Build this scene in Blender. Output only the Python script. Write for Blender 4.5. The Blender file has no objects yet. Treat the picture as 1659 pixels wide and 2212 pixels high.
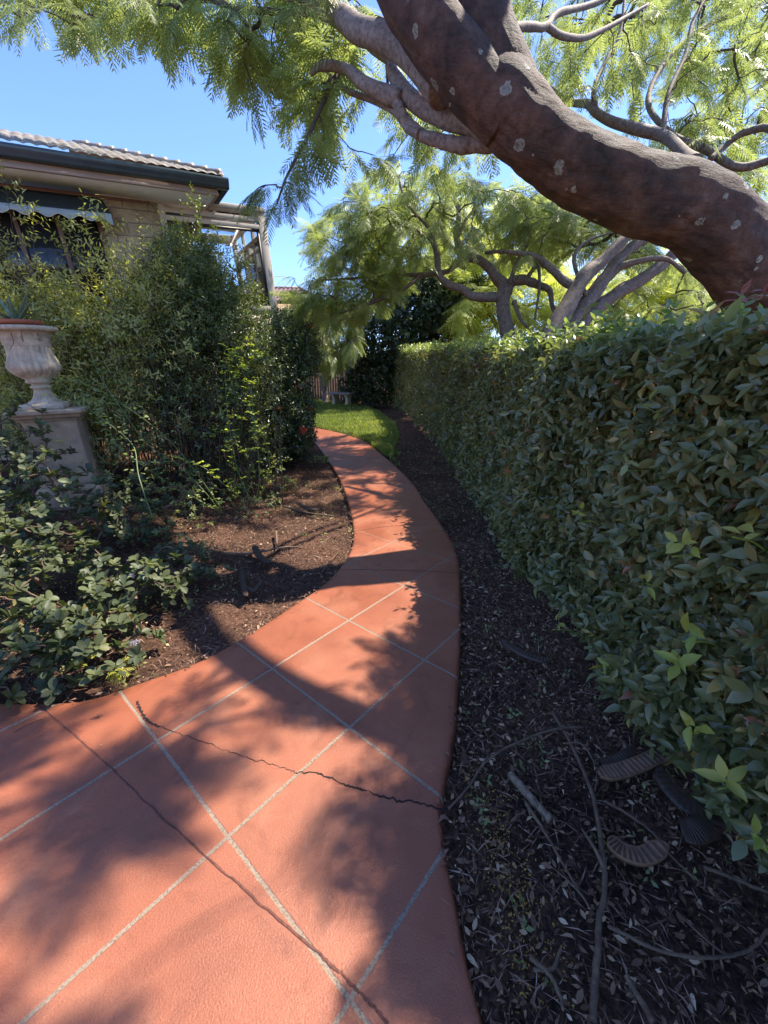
import bpy, bmesh, math
import numpy as np
from mathutils import Matrix, Vector
R = math.radians
rng = np.random.default_rng(11)
sc = bpy.context.scene
C = sc.collection

# ---------------------------------------------------------------- camera, sky, sun, exposure
PITCH = R(19.0); CAMH = 1.55
cam = bpy.data.objects.new('camera', bpy.data.cameras.new('camera'))
C.objects.link(cam); sc.camera = cam
cam.location = (0, 0, CAMH); cam.rotation_euler = (R(90) - PITCH, 0, 0)
cam.data.sensor_fit = 'HORIZONTAL'; cam.data.sensor_width = 25.0; cam.data.lens = 13.0
cam.data.clip_start = 0.02; cam.data.clip_end = 500
sc.render.resolution_x = 768; sc.render.resolution_y = 1024
SAZ, SEL = R(61), R(58)
world = bpy.data.worlds.new('World'); sc.world = world; world.use_nodes = True
wn = world.node_tree.nodes; wl = world.node_tree.links
sky = wn.new('ShaderNodeTexSky'); sky.sky_type = 'NISHITA'; sky.sun_disc = False
sky.sun_elevation = SEL; sky.sun_rotation = SAZ; sky.altitude = 0; sky.air_density = 1.0; sky.dust_density = 0.2; sky.ozone_density = 3.0
hs = wn.new('ShaderNodeHueSaturation'); hs.inputs['Saturation'].default_value = 1.0; tn = wn.new('ShaderNodeMix'); tn.data_type = 'RGBA'; tn.blend_type = 'MULTIPLY'; tn.inputs[0].default_value = 1; tn.inputs[7].default_value = (.65, .73, .99, 1); wl.new(sky.outputs[0], tn.inputs[6]); wl.new(tn.outputs[2], hs.inputs['Color']); wl.new(hs.outputs[0], wn['Background'].inputs[0]); wn['Background'].inputs[1].default_value = 0.15
sun = bpy.data.objects.new('sun', bpy.data.lights.new('sun', 'SUN')); C.objects.link(sun)
sun.data.energy = 4.6; sun.data.angle = R(0.53); sun.data.color = (1, .92, .78)
SD = Vector((math.sin(SAZ) * math.cos(SEL), math.cos(SAZ) * math.cos(SEL), math.sin(SEL)))
sun.rotation_euler = SD.to_track_quat('Z', 'Y').to_euler()
sc.view_settings.view_transform = 'Standard'; sc.view_settings.look = 'None'
sc.view_settings.exposure = 1.33; sc.view_settings.gamma = 1
sc.render.engine = 'CYCLES'
sc.cycles.max_bounces = 10; sc.cycles.diffuse_bounces = 6; sc.cycles.transmission_bounces = 8; sc.cycles.transparent_max_bounces = 12

# ---------------------------------------------------------------- measuring helpers (plate: 1659 x 2212 units)
FL = 862.6
cp, sp = math.cos(PITCH), math.sin(PITCH)
def ray(px, py):
    a = (px - 829.5) / FL; b = (1106 - py) / FL
    return np.array([a, cp + b * sp, -sp + b * cp])
def sstep(x, a, b):
    t = np.clip((x - a) / (b - a), 0, 1); return t * t * (3 - 2 * t)
def gz(x, y):
    x = np.asarray(x, float); y = np.asarray(y, float)
    t = np.maximum(0, y - 5); s = np.maximum(0, -2.2 - x) * sstep(y, 1.8, 4)
    q = np.maximum(0, x - 3)
    return .05 * t * t / (t + 1) + .2 * s * s / (s + .6) - 0 * q
def at(px, py, d):            # point at depth d along the view axis
    r = ray(px, py); dep = r[1] * cp - r[2] * sp
    return np.array([0, 0, CAMH]) + r * (d / dep)
def ground(px, py):
    r = ray(px, py); lo, hi = .2, 80.
    for t in np.geomspace(.2, 80, 200):
        p = np.array([0, 0, CAMH]) + r * t
        if p[2] < gz(p[0], p[1]): hi = t; break
        lo = t
    for _ in range(30):
        m = (lo + hi) / 2; p = np.array([0, 0, CAMH]) + r * m
        if p[2] < gz(p[0], p[1]): hi = m
        else: lo = m
    return p

# ---------------------------------------------------------------- object helpers
def tag(o, label=None, cat=None, group=None, kind=None):
    if label: o['label'] = label
    if cat: o['category'] = cat
    if group: o['group'] = group
    if kind: o['kind'] = kind
    return o
def thing(name, label, cat, loc=(0, 0, 0), group=None):
    o = bpy.data.objects.new(name, None); C.objects.link(o); o.location = tuple(float(v) for v in loc)
    o.empty_display_size = .2
    return tag(o, label, cat, group)
def mesh(name, V, F, mat, parent=None, rnd=None, smooth=False, world=True):
    """V (n,3); F a list of index arrays, each (m,k)"""
    me = bpy.data.meshes.new(name)
    V = np.asarray(V, np.float32)
    if parent is not None and world:
        V = V - np.array(parent.location, np.float32)
    if not isinstance(F, (list, tuple)): F = [F]
    F = [np.asarray(f, np.int32) for f in F if len(f)]
    loops = np.concatenate([f.ravel() for f in F])
    tot = np.concatenate([np.full(len(f), f.shape[1], np.int32) for f in F])
    start = np.concatenate([[0], np.cumsum(tot)[:-1]]).astype(np.int32)
    me.vertices.add(len(V)); me.vertices.foreach_set('co', V.ravel())
    me.loops.add(len(loops)); me.loops.foreach_set('vertex_index', loops)
    me.polygons.add(len(tot)); me.polygons.foreach_set('loop_start', start)
    me.update(calc_edges=True)
    if smooth: me.polygons.foreach_set('use_smooth', np.ones(len(tot), bool))
    if rnd is not None:
        a = me.attributes.new('rnd', 'FLOAT', 'POINT'); a.data.foreach_set('value', np.asarray(rnd, np.float32))
    me.materials.append(mat)
    o = bpy.data.objects.new(name, me); C.objects.link(o)
    if parent is not None: o.parent = parent
    return o
class Acc:                    # collects pieces that belong to ONE part
    def __init__(s): s.V = []; s.F = {}; s.R = []; s.n = 0
    def add(s, V, F, r=0.5):
        V = np.asarray(V, float)
        for f in (F if isinstance(F, (list, tuple)) and not np.isscalar(F[0]) and np.asarray(F[0]).ndim == 2 else [F]):
            f = np.asarray(f)
            s.F.setdefault(f.shape[1], []).append(f + s.n)
        s.V.append(V); s.R.append(np.broadcast_to(np.asarray(r, float), (len(V),))); s.n += len(V)
        return s
    def build(s, name, mat, parent=None, smooth=False, world=True):
        return mesh(name, np.concatenate(s.V), [np.concatenate(f) for f in s.F.values()], mat, parent, np.concatenate(s.R), smooth, world)
BF = np.array([[0, 3, 2, 1], [4, 5, 6, 7], [0, 1, 5, 4], [1, 2, 6, 5], [2, 3, 7, 6], [3, 0, 4, 7]])
def box(x0, x1, y0, y1, z0, z1):
    return np.array([[x0, y0, z0], [x1, y0, z0], [x1, y1, z0], [x0, y1, z0], [x0, y0, z1], [x1, y0, z1], [x1, y1, z1], [x0, y1, z1]], float), BF
def catmull(P, n):
    P = np.asarray(P, float); k = len(P)
    if k == 2: return P[0] + np.linspace(0, 1, n)[:, None] * (P[1] - P[0])
    Q = np.vstack([2 * P[0] - P[1], P, 2 * P[-1] - P[-2]])
    t = np.linspace(0, k - 1 - 1e-9, n); i = t.astype(int); u = (t - i)[:, None]
    a, b, c, d = Q[i], Q[i + 1], Q[i + 2], Q[i + 3]
    return .5 * (2 * b + (c - a) * u + (2 * a - 5 * b + 4 * c - d) * u ** 2 + (3 * b - a - 3 * c + d) * u ** 3)
def tube(P, rad, sides=8, n=None, rfun=None, cap=True):
    P = np.asarray(P, float)
    if n: 
        rad = np.interp(np.linspace(0, 1, n), np.linspace(0, 1, len(np.atleast_1d(rad))) if np.ndim(rad) else [0], np.atleast_1d(rad)) if np.ndim(rad) else np.full(n, rad)
        P = catmull(P, n)
    else: rad = np.broadcast_to(np.asarray(rad, float), (len(P),))
    m = len(P)
    T = np.gradient(P, axis=0); T /= np.linalg.norm(T, axis=1)[:, None] + 1e-12
    ref = np.array([0, 0, 1.]) if abs(T[0][2]) < .9 else np.array([1., 0, 0])
    A = np.zeros_like(P); a = np.cross(T[0], ref); a /= np.linalg.norm(a)
    for i in range(m):
        a = a - T[i] * (a @ T[i]); a /= np.linalg.norm(a) + 1e-12; A[i] = a
    B = np.cross(T, A)
    th = np.linspace(0, 2 * np.pi, sides, endpoint=False)
    rr = rad[:, None] * np.ones(sides)
    if rfun is not None: rr = rr * rfun(np.linspace(0, 1, m)[:, None], th[None, :], P)
    V = P[:, None, :] + rr[..., None] * (np.cos(th)[None, :, None] * A[:, None, :] + np.sin(th)[None, :, None] * B[:, None, :])
    V = V.reshape(-1, 3)
    i = np.arange(m - 1)[:, None] * sides; j = np.arange(sides)[None, :]; j2 = (j + 1) % sides
    F = [np.stack([i + j, i + j2, i + sides + j2, i + sides + j], -1).reshape(-1, 4)]
    if cap:
        V = np.vstack([V, P[0], P[-1]]); c0 = m * sides; c1 = c0 + 1; jj = np.arange(sides); k2 = (jj + 1) % sides
        F.append(np.stack([np.full(sides, c0), k2, jj], -1)); F.append(np.stack([np.full(sides, c1), (m - 1) * sides + jj, (m - 1) * sides + k2], -1))
    return V, F
def lathe(prof, seg=48, flute=None):
    """prof: list of (r, z)"""
    prof = np.asarray(prof, float); th = np.linspace(0, 2 * np.pi, seg, endpoint=False)
    r = prof[:, 0][:, None] * np.ones(seg)
    if flute is not None: r = r * (1 + flute[:, None] * (np.abs(np.sin(th * 12))[None, :] - .6))
    V = np.stack([r * np.cos(th), r * np.sin(th), prof[:, 1][:, None] * np.ones(seg)], -1).reshape(-1, 3)
    m = len(prof); i = np.arange(m - 1)[:, None] * seg; j = np.arange(seg)[None, :]; j2 = (j + 1) % seg
    return V, np.stack([i + j, i + j2, i + seg + j2, i + seg + j], -1).reshape(-1, 4)
def nrm(a): return a / (np.linalg.norm(a, axis=-1, keepdims=True) + 1e-12)

def noise3(P, s, seed=0):     # cheap smooth pseudo noise in -1..1
    P = np.asarray(P, float) * s; o = np.zeros(P.shape[:-1]); r = np.random.default_rng(seed)
    for k in range(5):
        w = r.normal(size=3) * (1 + .5 * k); o += np.sin(P @ w + r.uniform(0, 6.28)) / 3.0
    return o

# ---------------------------------------------------------------- leaf templates and scattering
def leaf_t(wd=.5, fold=.12, curl=.15):     # unit length, along +y, normal +z
    V = np.array([[0, 0, 0], [-.42 * wd, .3, fold * .8], [0, .3, 0], [.42 * wd, .3, fold * .8], [-.45 * wd, .62, fold * .7], [0, .64, 0], [.45 * wd, .62, fold * .7], [0, 1, 0]], float)
    V[:, 2] += -curl * V[:, 1] ** 2
    F = np.array([[0, 2, 1], [0, 3, 2], [1, 2, 5], [1, 5, 4], [2, 3, 6], [2, 6, 5], [4, 5, 7], [5, 6, 7]])
    return V, F
def leaf_s(wd=.4, curl=.1):                # tiny: 4 triangles -> 2
    V = np.array([[0, 0, 0], [-.5 * wd, .5, .06], [.5 * wd, .5, .06], [0, 1, -curl]], float)
    return V, np.array([[0, 2, 1], [1, 2, 3]])
def frond_t(n=13, w=.030, pl=.27, droop=.25, full=False, seed=0):   # unit length bipinnate leaf
    r = np.random.default_rng(seed); V = []; F = []
    def q(a, b, c, d):
        k = len(V); V.extend([a, b, c, d]); F.append([k, k + 1, k + 2]); F.append([k, k + 2, k + 3])
    for s0, s1 in ((0, .5), (.5, 1)):
        f = lambda t: -droop * t * t
        q([-.006, s0, f(s0)], [.006, s0, f(s0)], [.004, s1, f(s1)], [-.004, s1, f(s1)])
    for i in range(n):
        t = .1 + .88 * i / (n - 1); z = -droop * t * t
        L = pl * (.55 + .75 * math.sin(math.pi * (.15 + .8 * t)) ** .8) * (1 if i < n - 1 else .7)
        for sgn in (-1, 1):
            an = R(62 - 28 * t) + r.normal() * .07; dz = -.25 - .3 * r.random()
            d = np.array([sgn * math.sin(an), math.cos(an), dz]); d /= np.linalg.norm(d)
            pr = np.array([math.cos(an), -sgn * math.sin(an), 0.])
            p0 = np.array([0, t, z])
            if not full:
                hw = w * .5
                q(p0, p0 + d * L * .3 + pr * hw, p0 + d * L, p0 + d * L * .3 - pr * hw)
            else:
                m = 9; 
                for k in range(m):
                    b = p0 + d * L * (k + .6) / m; ll = w * .95 * (1 - .4 * (k / m) ** 2); lw = w * .23
                    for s2 in (-1, 1):
                        dd = pr * s2 * .9 + d * .45; dd = dd / np.linalg.norm(dd); qq = d * lw
                        q(b, b + dd * ll * .5 + qq, b + dd * ll, b + dd * ll * .5 - qq)
    return np.array(V), np.array(F)
def inst(T, P, Y, Z, S):
    """place template T at P with length axis Y, normal about Z, size S"""
    V, F = T; Y = nrm(Y); X = nrm(np.cross(Y, Z)); Z = np.cross(X, Y)
    S = np.broadcast_to(np.asarray(S, float).reshape(-1, 1) if np.ndim(S) == 1 else S, (len(P), 3)) if np.ndim(S) < 2 else S
    L = V[None] * S[:, None, :]
    W = P[:, None] + L[..., 0:1] * X[:, None] + L[..., 1:2] * Y[:, None] + L[..., 2:3] * Z[:, None]
    n = len(V); FF = (F[None] + (np.arange(len(P)) * n)[:, None, None]).reshape(-1, F.shape[1])
    return W.reshape(-1, 3), FF
def put(acc, T, P, Y, Z, S, r):
    if len(P) == 0: return
    if isinstance(T, list):
        k = rng.integers(0, len(T), len(P)); S = np.broadcast_to(S, (len(P),)) if np.ndim(S) < 2 else S
        r = np.broadcast_to(r, (len(P),))
        for i, t in enumerate(T):
            m = k == i
            if m.any(): put(acc, t, P[m], Y[m], Z[m], S[m], r[m])
        return
    V, F = inst(T, P, Y, Z, S); acc.add(V, F, np.repeat(np.broadcast_to(r, (len(P),)), len(T[0])))
def leaf_p(rows, fold=.12, curl=.15):
    V = [[0, 0, 0]]; F = []
    for y, w in rows: V += [[-w, y, fold * w * 2 - curl * y * y], [0, y, -curl * y * y], [w, y, fold * w * 2 - curl * y * y]]
    V.append([0, 1, -curl]); F += [[0, 2, 1], [0, 3, 2]]
    for i in range(len(rows) - 1):
        a = 1 + 3 * i; b = a + 3; F += [[a, a + 1, b + 1], [a, b + 1, b], [a + 1, a + 2, b + 2], [a + 1, b + 2, b + 1]]
    a = 1 + 3 * (len(rows) - 1); t = len(V) - 1; F += [[a, a + 1, t], [a + 1, a + 2, t]]
    return np.array(V, float), np.array(F)
LEAF = [leaf_t(.5, .1, .12), leaf_t(.46, .16, .3), leaf_t(.55, .05, .05)]
RR_ = [(.14, .13), (.38, .27), (.66, .32), (.88, .2)]
ROUND = [leaf_p(RR_, .2, .1), leaf_p([(y, w * .92) for y, w in RR_], .1, .3), leaf_p(RR_, .3, -.05)]
HR_ = [(.16, .13), (.42, .235), (.7, .17), (.88, .07)]
HLEAF = [leaf_p(HR_, .25, .12), leaf_p([(y, w * .9) for y, w in HR_], .4, .35), leaf_p([(y, w * 1.1) for y, w in HR_], .1, .2)]
NARROW = [leaf_t(.34, .05, .2), leaf_t(.28, .08, .45)]
SMALL = [leaf_s(.45, .1), leaf_s(.55, .3)]
FROND = [frond_t(10, .05, .27, .25, seed=1), frond_t(9, .05, .3, .45, seed=2), frond_t(11, .046, .25, .1, seed=3)]
FRONDF = [frond_t(13, .04, .27, .3, seed=4), frond_t(12, .042, .3, .5, seed=5), frond_t(13, .038, .25, .15, seed=6)]
def rdir(n, up=0.): 
    v = rng.normal(size=(n, 3)); v[:, 2] += up; return nrm(v)

# ---------------------------------------------------------------- materials
def nt(name):
    m = bpy.data.materials.new(name); m.use_nodes = True; t = m.node_tree
    return m, t.nodes, t.links, t.nodes['Principled BSDF'], t.nodes['Material Output']
def ramp(nodes, stops, interp='LINEAR'):
    r = nodes.new('ShaderNodeValToRGB'); r.color_ramp.interpolation = interp
    e = r.color_ramp.elements
    e[0].position = stops[0][0]; e[0].color = (*stops[0][1], 1)
    e[1].position = stops[-1][0]; e[1].color = (*stops[-1][1], 1)
    for p, c in stops[1:-1]: k = e.new(p); k.color = (*c, 1)
    return r
def noise(nodes, links, scale, detail=4, rough=.6, vec=None, dist=0):
    n = nodes.new('ShaderNodeTexNoise'); n.inputs['Scale'].default_value = scale; n.inputs['Detail'].default_value = detail
    n.inputs['Roughness'].default_value = rough; n.inputs['Distortion'].default_value = dist
    if vec is not None: links.new(vec, n.inputs['Vector'])
    return n
def mixc(nodes, links, f, a, b, mode='MIX'):
    m = nodes.new('ShaderNodeMix'); m.data_type = 'RGBA'; m.blend_type = mode
    for s, v in ((m.inputs[0], f), (m.inputs[6], a), (m.inputs[7], b)):
        if hasattr(v, 'links'): links.new(v, s)
        elif isinstance(v, tuple): s.default_value = (*v, 1)
        else: s.default_value = v
    return m.outputs[2]
def math_(nodes, links, op, a, b=0., c=None, clamp=False):
    m = nodes.new('ShaderNodeMath'); m.operation = op; m.use_clamp = clamp
    for i, v in enumerate((a, b) if c is None else (a, b, c)):
        if hasattr(v, 'links'): links.new(v, m.inputs[i])
        else: m.inputs[i].default_value = v
    return m.outputs[0]
def bump(nodes, links, h, strength, dist, b):
    n = nodes.new('ShaderNodeBump'); n.inputs['Strength'].default_value = strength; n.inputs['Distance'].default_value = dist
    links.new(h, n.inputs['Height']); links.new(n.outputs[0], b.inputs['Normal']); return n
def leafmat(name, stops, rough=.4, trans=.35, tcol=(1.5, 1.6, .6), spec=.5):
    m, N, L, b, out = nt(name)
    a = N.new('ShaderNodeAttribute'); a.attribute_name = 'rnd'
    r = ramp(N, stops); L.new(a.outputs['Fac'], r.inputs[0])
    L.new(r.outputs[0], b.inputs['Base Color']); b.inputs['Roughness'].default_value = rough
    b.inputs['Specular IOR Level'].default_value = spec
    t = N.new('ShaderNodeBsdfTranslucent'); tc = mixc(N, L, 1., r.outputs[0], tcol, 'MULTIPLY'); L.new(tc, t.inputs[0])
    mx = N.new('ShaderNodeMixShader'); mx.inputs[0].default_value = trans
    L.new(b.outputs[0], mx.inputs[1]); L.new(t.outputs[0], mx.inputs[2]); L.new(mx.outputs[0], out.inputs[0])
    return m
def plain(name, col, rough=.6, var=.25, scale=8., bs=.3, bd=.01, metal=0., spec=.5, col2=None):
    m, N, L, b, out = nt(name)
    tc = N.new('ShaderNodeTexCoord'); n = noise(N, L, scale, 6, .65, tc.outputs['Object'])
    c2 = col2 or tuple(c * (1 - var * 1.6) for c in col)
    r = ramp(N, [(.3, c2), (.5, tuple((a + b2) / 2 for a, b2 in zip(col, c2))), (.68, col)]); L.new(n.outputs[0], r.inputs[0])
    L.new(r.outputs[0], b.inputs['Base Color']); b.inputs['Roughness'].default_value = rough; b.inputs['Metallic'].default_value = metal
    b.inputs['Specular IOR Level'].default_value = spec
    if bs: bump(N, L, noise(N, L, scale * 6, 5, .7, tc.outputs['Object']).outputs[0], bs, bd, b)
    return m

M = {}
M['hedge'] = leafmat('hedge leaf', [(0, (.12, .135, .055)), (.45, (.215, .235, .095)), (.78, (.3, .305, .115)), (.88, (.36, .27, .09)), (.95, (.52, .42, .1)), (1, (.36, .17, .1))], .25, .4, (1.4, 1.4, .9), .7)
M['hedgeshoot'] = leafmat('hedge new leaf', [(0, (.26, .34, .07)), (.5, (.4, .45, .09)), (1, (.5, .42, .1))], .35, .45)
M['redshoot'] = leafmat('red new leaf', [(0, (.25, .05, .04)), (1, (.35, .12, .06))], .35, .4, (1.3, 1.1, .9))
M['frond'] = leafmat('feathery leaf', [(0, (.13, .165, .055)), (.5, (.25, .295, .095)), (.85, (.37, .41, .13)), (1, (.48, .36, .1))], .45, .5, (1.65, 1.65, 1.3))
M['frondlit'] = leafmat('sunlit feathery leaf', [(0, (.34, .38, .12)), (.6, (.42, .47, .14)), (1, (.52, .48, .16))], .5, .6, (1.8, 1.7, 1))  # brighter copy of the frond leaf, sunlit look put into the colour
M['dark'] = leafmat('dark glossy leaf', [(0, (.035, .05, .025)), (.6, (.075, .105, .04)), (.92, (.14, .18, .06)), (1, (.26, .27, .07))], .3, .25)
M['bush'] = leafmat('small bush leaf', [(0, (.07, .085, .03)), (.5, (.135, .165, .05)), (.85, (.26, .3, .085)), (1, (.42, .43, .15))], .3, .35)
M['willow'] = leafmat('narrow leaf', [(0, (.26, .25, .1)), (.5, (.4, .39, .15)), (.9, (.52, .5, .2)), (1, (.56, .5, .26))], .4, .5)
M['rhaph'] = leafmat('rounded dark leaf', [(0, (.055, .07, .035)), (.6, (.095, .115, .05)), (.9, (.15, .165, .07)), (.96, (.28, .2, .05)), (1, (.34, .32, .1))], .5, .25, spec=.35)
M['rose'] = leafmat('lime leaf', [(0, (.36, .45, .08)), (.6, (.5, .56, .1)), (1, (.56, .52, .12))], .4, .55)
M['mid'] = leafmat('mid green leaf', [(0, (.15, .19, .08)), (.5, (.24, .29, .11)), (1, (.4, .42, .16))], .35, .4)
M['grass'] = leafmat('grass blade', [(0, (.13, .17, .05)), (.5, (.2, .25, .065)), (.85, (.3, .33, .09)), (1, (.4, .36, .14))], .55, .4)
M['litter'] = leafmat('dry leaf', [(0, (.09, .05, .03)), (.5, (.24, .14, .08)), (.85, (.46, .3, .17)), (1, (.66, .48, .3))], .7, .1, (1.2, 1, .8), .25)
M['needle'] = leafmat('mulch strand', [(0, (.07, .035, .024)), (.5, (.2, .105, .07)), (.92, (.36, .22, .15)), (1, (.5, .36, .27))], .75, 0., (1, 1, 1), .2)
M['yellow'] = leafmat('yellow leaflet', [(0, (.3, .15, .02)), (1, (.5, .28, .05))], .7, .1, (1.2, 1, .8))
M['petal_w'] = leafmat('white petal', [(0, (.6, .5, .42)), (1, (.8, .75, .7))], .6, .3, (1, 1, 1))
M['petal_r'] = leafmat('red petal', [(0, (.6, .04, .03)), (1, (.75, .12, .08))], .6, .3, (1, 1, 1))
M['twig'] = plain('twig bark', (.12, .085, .06), .8, .4, 30, .4, .004)
M['stick'] = plain('fallen stick bark', (.2, .125, .075), .8, .4, 25, .5, .004)
M['stem'] = plain('green stem', (.12, .17, .04), .5, .3, 20, 0)
M['darkstem'] = plain('shrub stem', (.1, .062, .045), .8, .3, 20, .3, .003)
M['stone'] = plain('weathered urn stone', (.68, .53, .36), .85, .28, 9, .8, .008, col2=(.3, .22, .15))
M['pedestal'] = plain('weathered pedestal stone', (.5, .36, .22), .9, .28, 6, .6, .006, col2=(.26, .19, .13))
M['slab'] = plain('grey stone slab', (.32, .29, .3), .85, .2, 9, .5, .004)
M['benchleg'] = plain('cream stone', (.6, .52, .38), .85, .15, 9, .4, .004)
M['terracotta'] = plain('terracotta pot', (.45, .12, .055), .7, .2, 12, .3, .003)
M['fascia'] = plain('painted fascia', (.42, .31, .26), .55, .06, 4, .08, .002)
M['soffit'] = plain('painted soffit', (.84, .78, .68), .7, .05, 3, .05, .002)
M['gutter'] = plain('dark metal gutter', (.07, .1, .12), .25, .15, 5, .03, .001, metal=.3)
M['rooftile'] = plain('glazed roof tile', (.36, .33, .3), .4, .3, 6, .3, .004, col2=(.14, .12, .11))
M['wood'] = plain('painted beam', (.66, .57, .5), .6, .14, 5, .15, .003)
M['winframe'] = plain('brown window frame', (.2, .1, .065), .55, .1, 5, .1, .002)
M['rubber'] = plain('dark seal', (.03, .025, .022), .5, .1, 5, 0)
M['awning'] = plain('green grey canvas', (.035, .05, .052), .8, .2, 14, .2, .003)
M['purple tile'] = plain('purple brown tile', (.2, .1, .11), .5, .2, 4, .2, .01)
M['palings'] = plain('fence palings', (.42, .3, .17), .8, .3, 3, .4, .01)
M['soilpot'] = plain('potting soil', (.05, .03, .02), .95, .3, 30, .6, .01)
M['pod'] = plain('seed pod skin', (.06, .035, .022), .5, .3, 20, .4, .003)
M['podopen'] = plain('open seed pod', (.24, .13, .07), .7, .35, 16, .4, .003)
def aloe_mat():
    m, N, L, b, out = nt('aloe leaf'); tc = N.new('ShaderNodeTexCoord')
    n = noise(N, L, 12, 4, .6, tc.outputs['Object']); r = ramp(N, [(.35, (.09, .14, .07)), (.65, (.16, .22, .14))]); L.new(n.outputs[0], r.inputs[0])
    L.new(r.outputs[0], b.inputs['Base Color']); b.inputs['Roughness'].default_value = .4; return m
M['aloe'] = aloe_mat()
def valance_mat():
    m, N, L, b, out = nt('pale valance cloth'); b.inputs['Base Color'].default_value = (.6, .72, .76, 1); b.inputs['Roughness'].default_value = .7
    t = N.new('ShaderNodeBsdfTranslucent'); t.inputs[0].default_value = (.5, .62, .66, 1); mx = N.new('ShaderNodeMixShader'); mx.inputs[0].default_value = .4
    L.new(b.outputs[0], mx.inputs[1]); L.new(t.outputs[0], mx.inputs[2]); L.new(mx.outputs[0], out.inputs[0]); return m
M['valance'] = valance_mat()
def glass_mat():
    m, N, L, b, out = nt('window glass'); g = N.new('ShaderNodeBsdfGlossy'); g.inputs['Roughness'].default_value = .02
    t = N.new('ShaderNodeBsdfTransparent'); t.inputs[0].default_value = (.9, .95, .97, 1); f = N.new('ShaderNodeFresnel'); f.inputs[0].default_value = 1.5
    mx = N.new('ShaderNodeMixShader'); L.new(f.outputs[0], mx.inputs[0]); L.new(t.outputs[0], mx.inputs[1]); L.new(g.outputs[0], mx.inputs[2])
    L.new(mx.outputs[0], out.inputs[0]); return m
M['glass'] = glass_mat()
def darkglass():
    m, N, L, b, out = nt('dark window pane'); b.inputs['Base Color'].default_value = (.03, .03, .03, 1); b.inputs['Roughness'].default_value = .05; return m
M['darkglass'] = darkglass()
def stonewall_mat():
    m, N, L, b, out = nt('sandstone block wall'); tc = N.new('ShaderNodeTexCoord')
    mp = N.new('ShaderNodeMapping'); L.new(tc.outputs['Object'], mp.inputs[0]); mp.inputs['Rotation'].default_value = (R(90), 0, 0)
    w = noise(N, L, 9, 3, .6, tc.outputs['Object']); v = mixc(N, L, .03, mp.outputs[0], w.outputs['Color'], 'ADD')
    br = N.new('ShaderNodeTexBrick'); L.new(v, br.inputs['Vector']); br.inputs['Scale'].default_value = 1
    br.inputs['Brick Width'].default_value = .34; br.inputs['Row Height'].default_value = .17; br.inputs['Mortar Size'].default_value = .01; br.inputs['Mortar Smooth'].default_value = .5
    br.inputs['Color1'].default_value = (.62, .46, .28, 1); br.inputs['Color2'].default_value = (.5, .38, .25, 1); br.inputs['Mortar'].default_value = (.4, .3, .2, 1)
    n = noise(N, L, 6, 5, .6, tc.outputs['Object']); r = ramp(N, [(.35, (.62, .6, .58)), (.6, (1, 1, 1))]); L.new(n.outputs[0], r.inputs[0])
    L.new(mixc(N, L, .8, br.outputs[0], r.outputs[0], 'MULTIPLY'), b.inputs['Base Color']); b.inputs['Roughness'].default_value = .9
    h = math_(N, L, 'MULTIPLY', math_(N, L, 'SUBTRACT', 1, br.outputs['Fac']), noise(N, L, 14, 4, .6, tc.outputs['Object']).outputs[0])
    bump(N, L, h, .8, .03, b); return m
M['stonewall'] = stonewall_mat()
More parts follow.
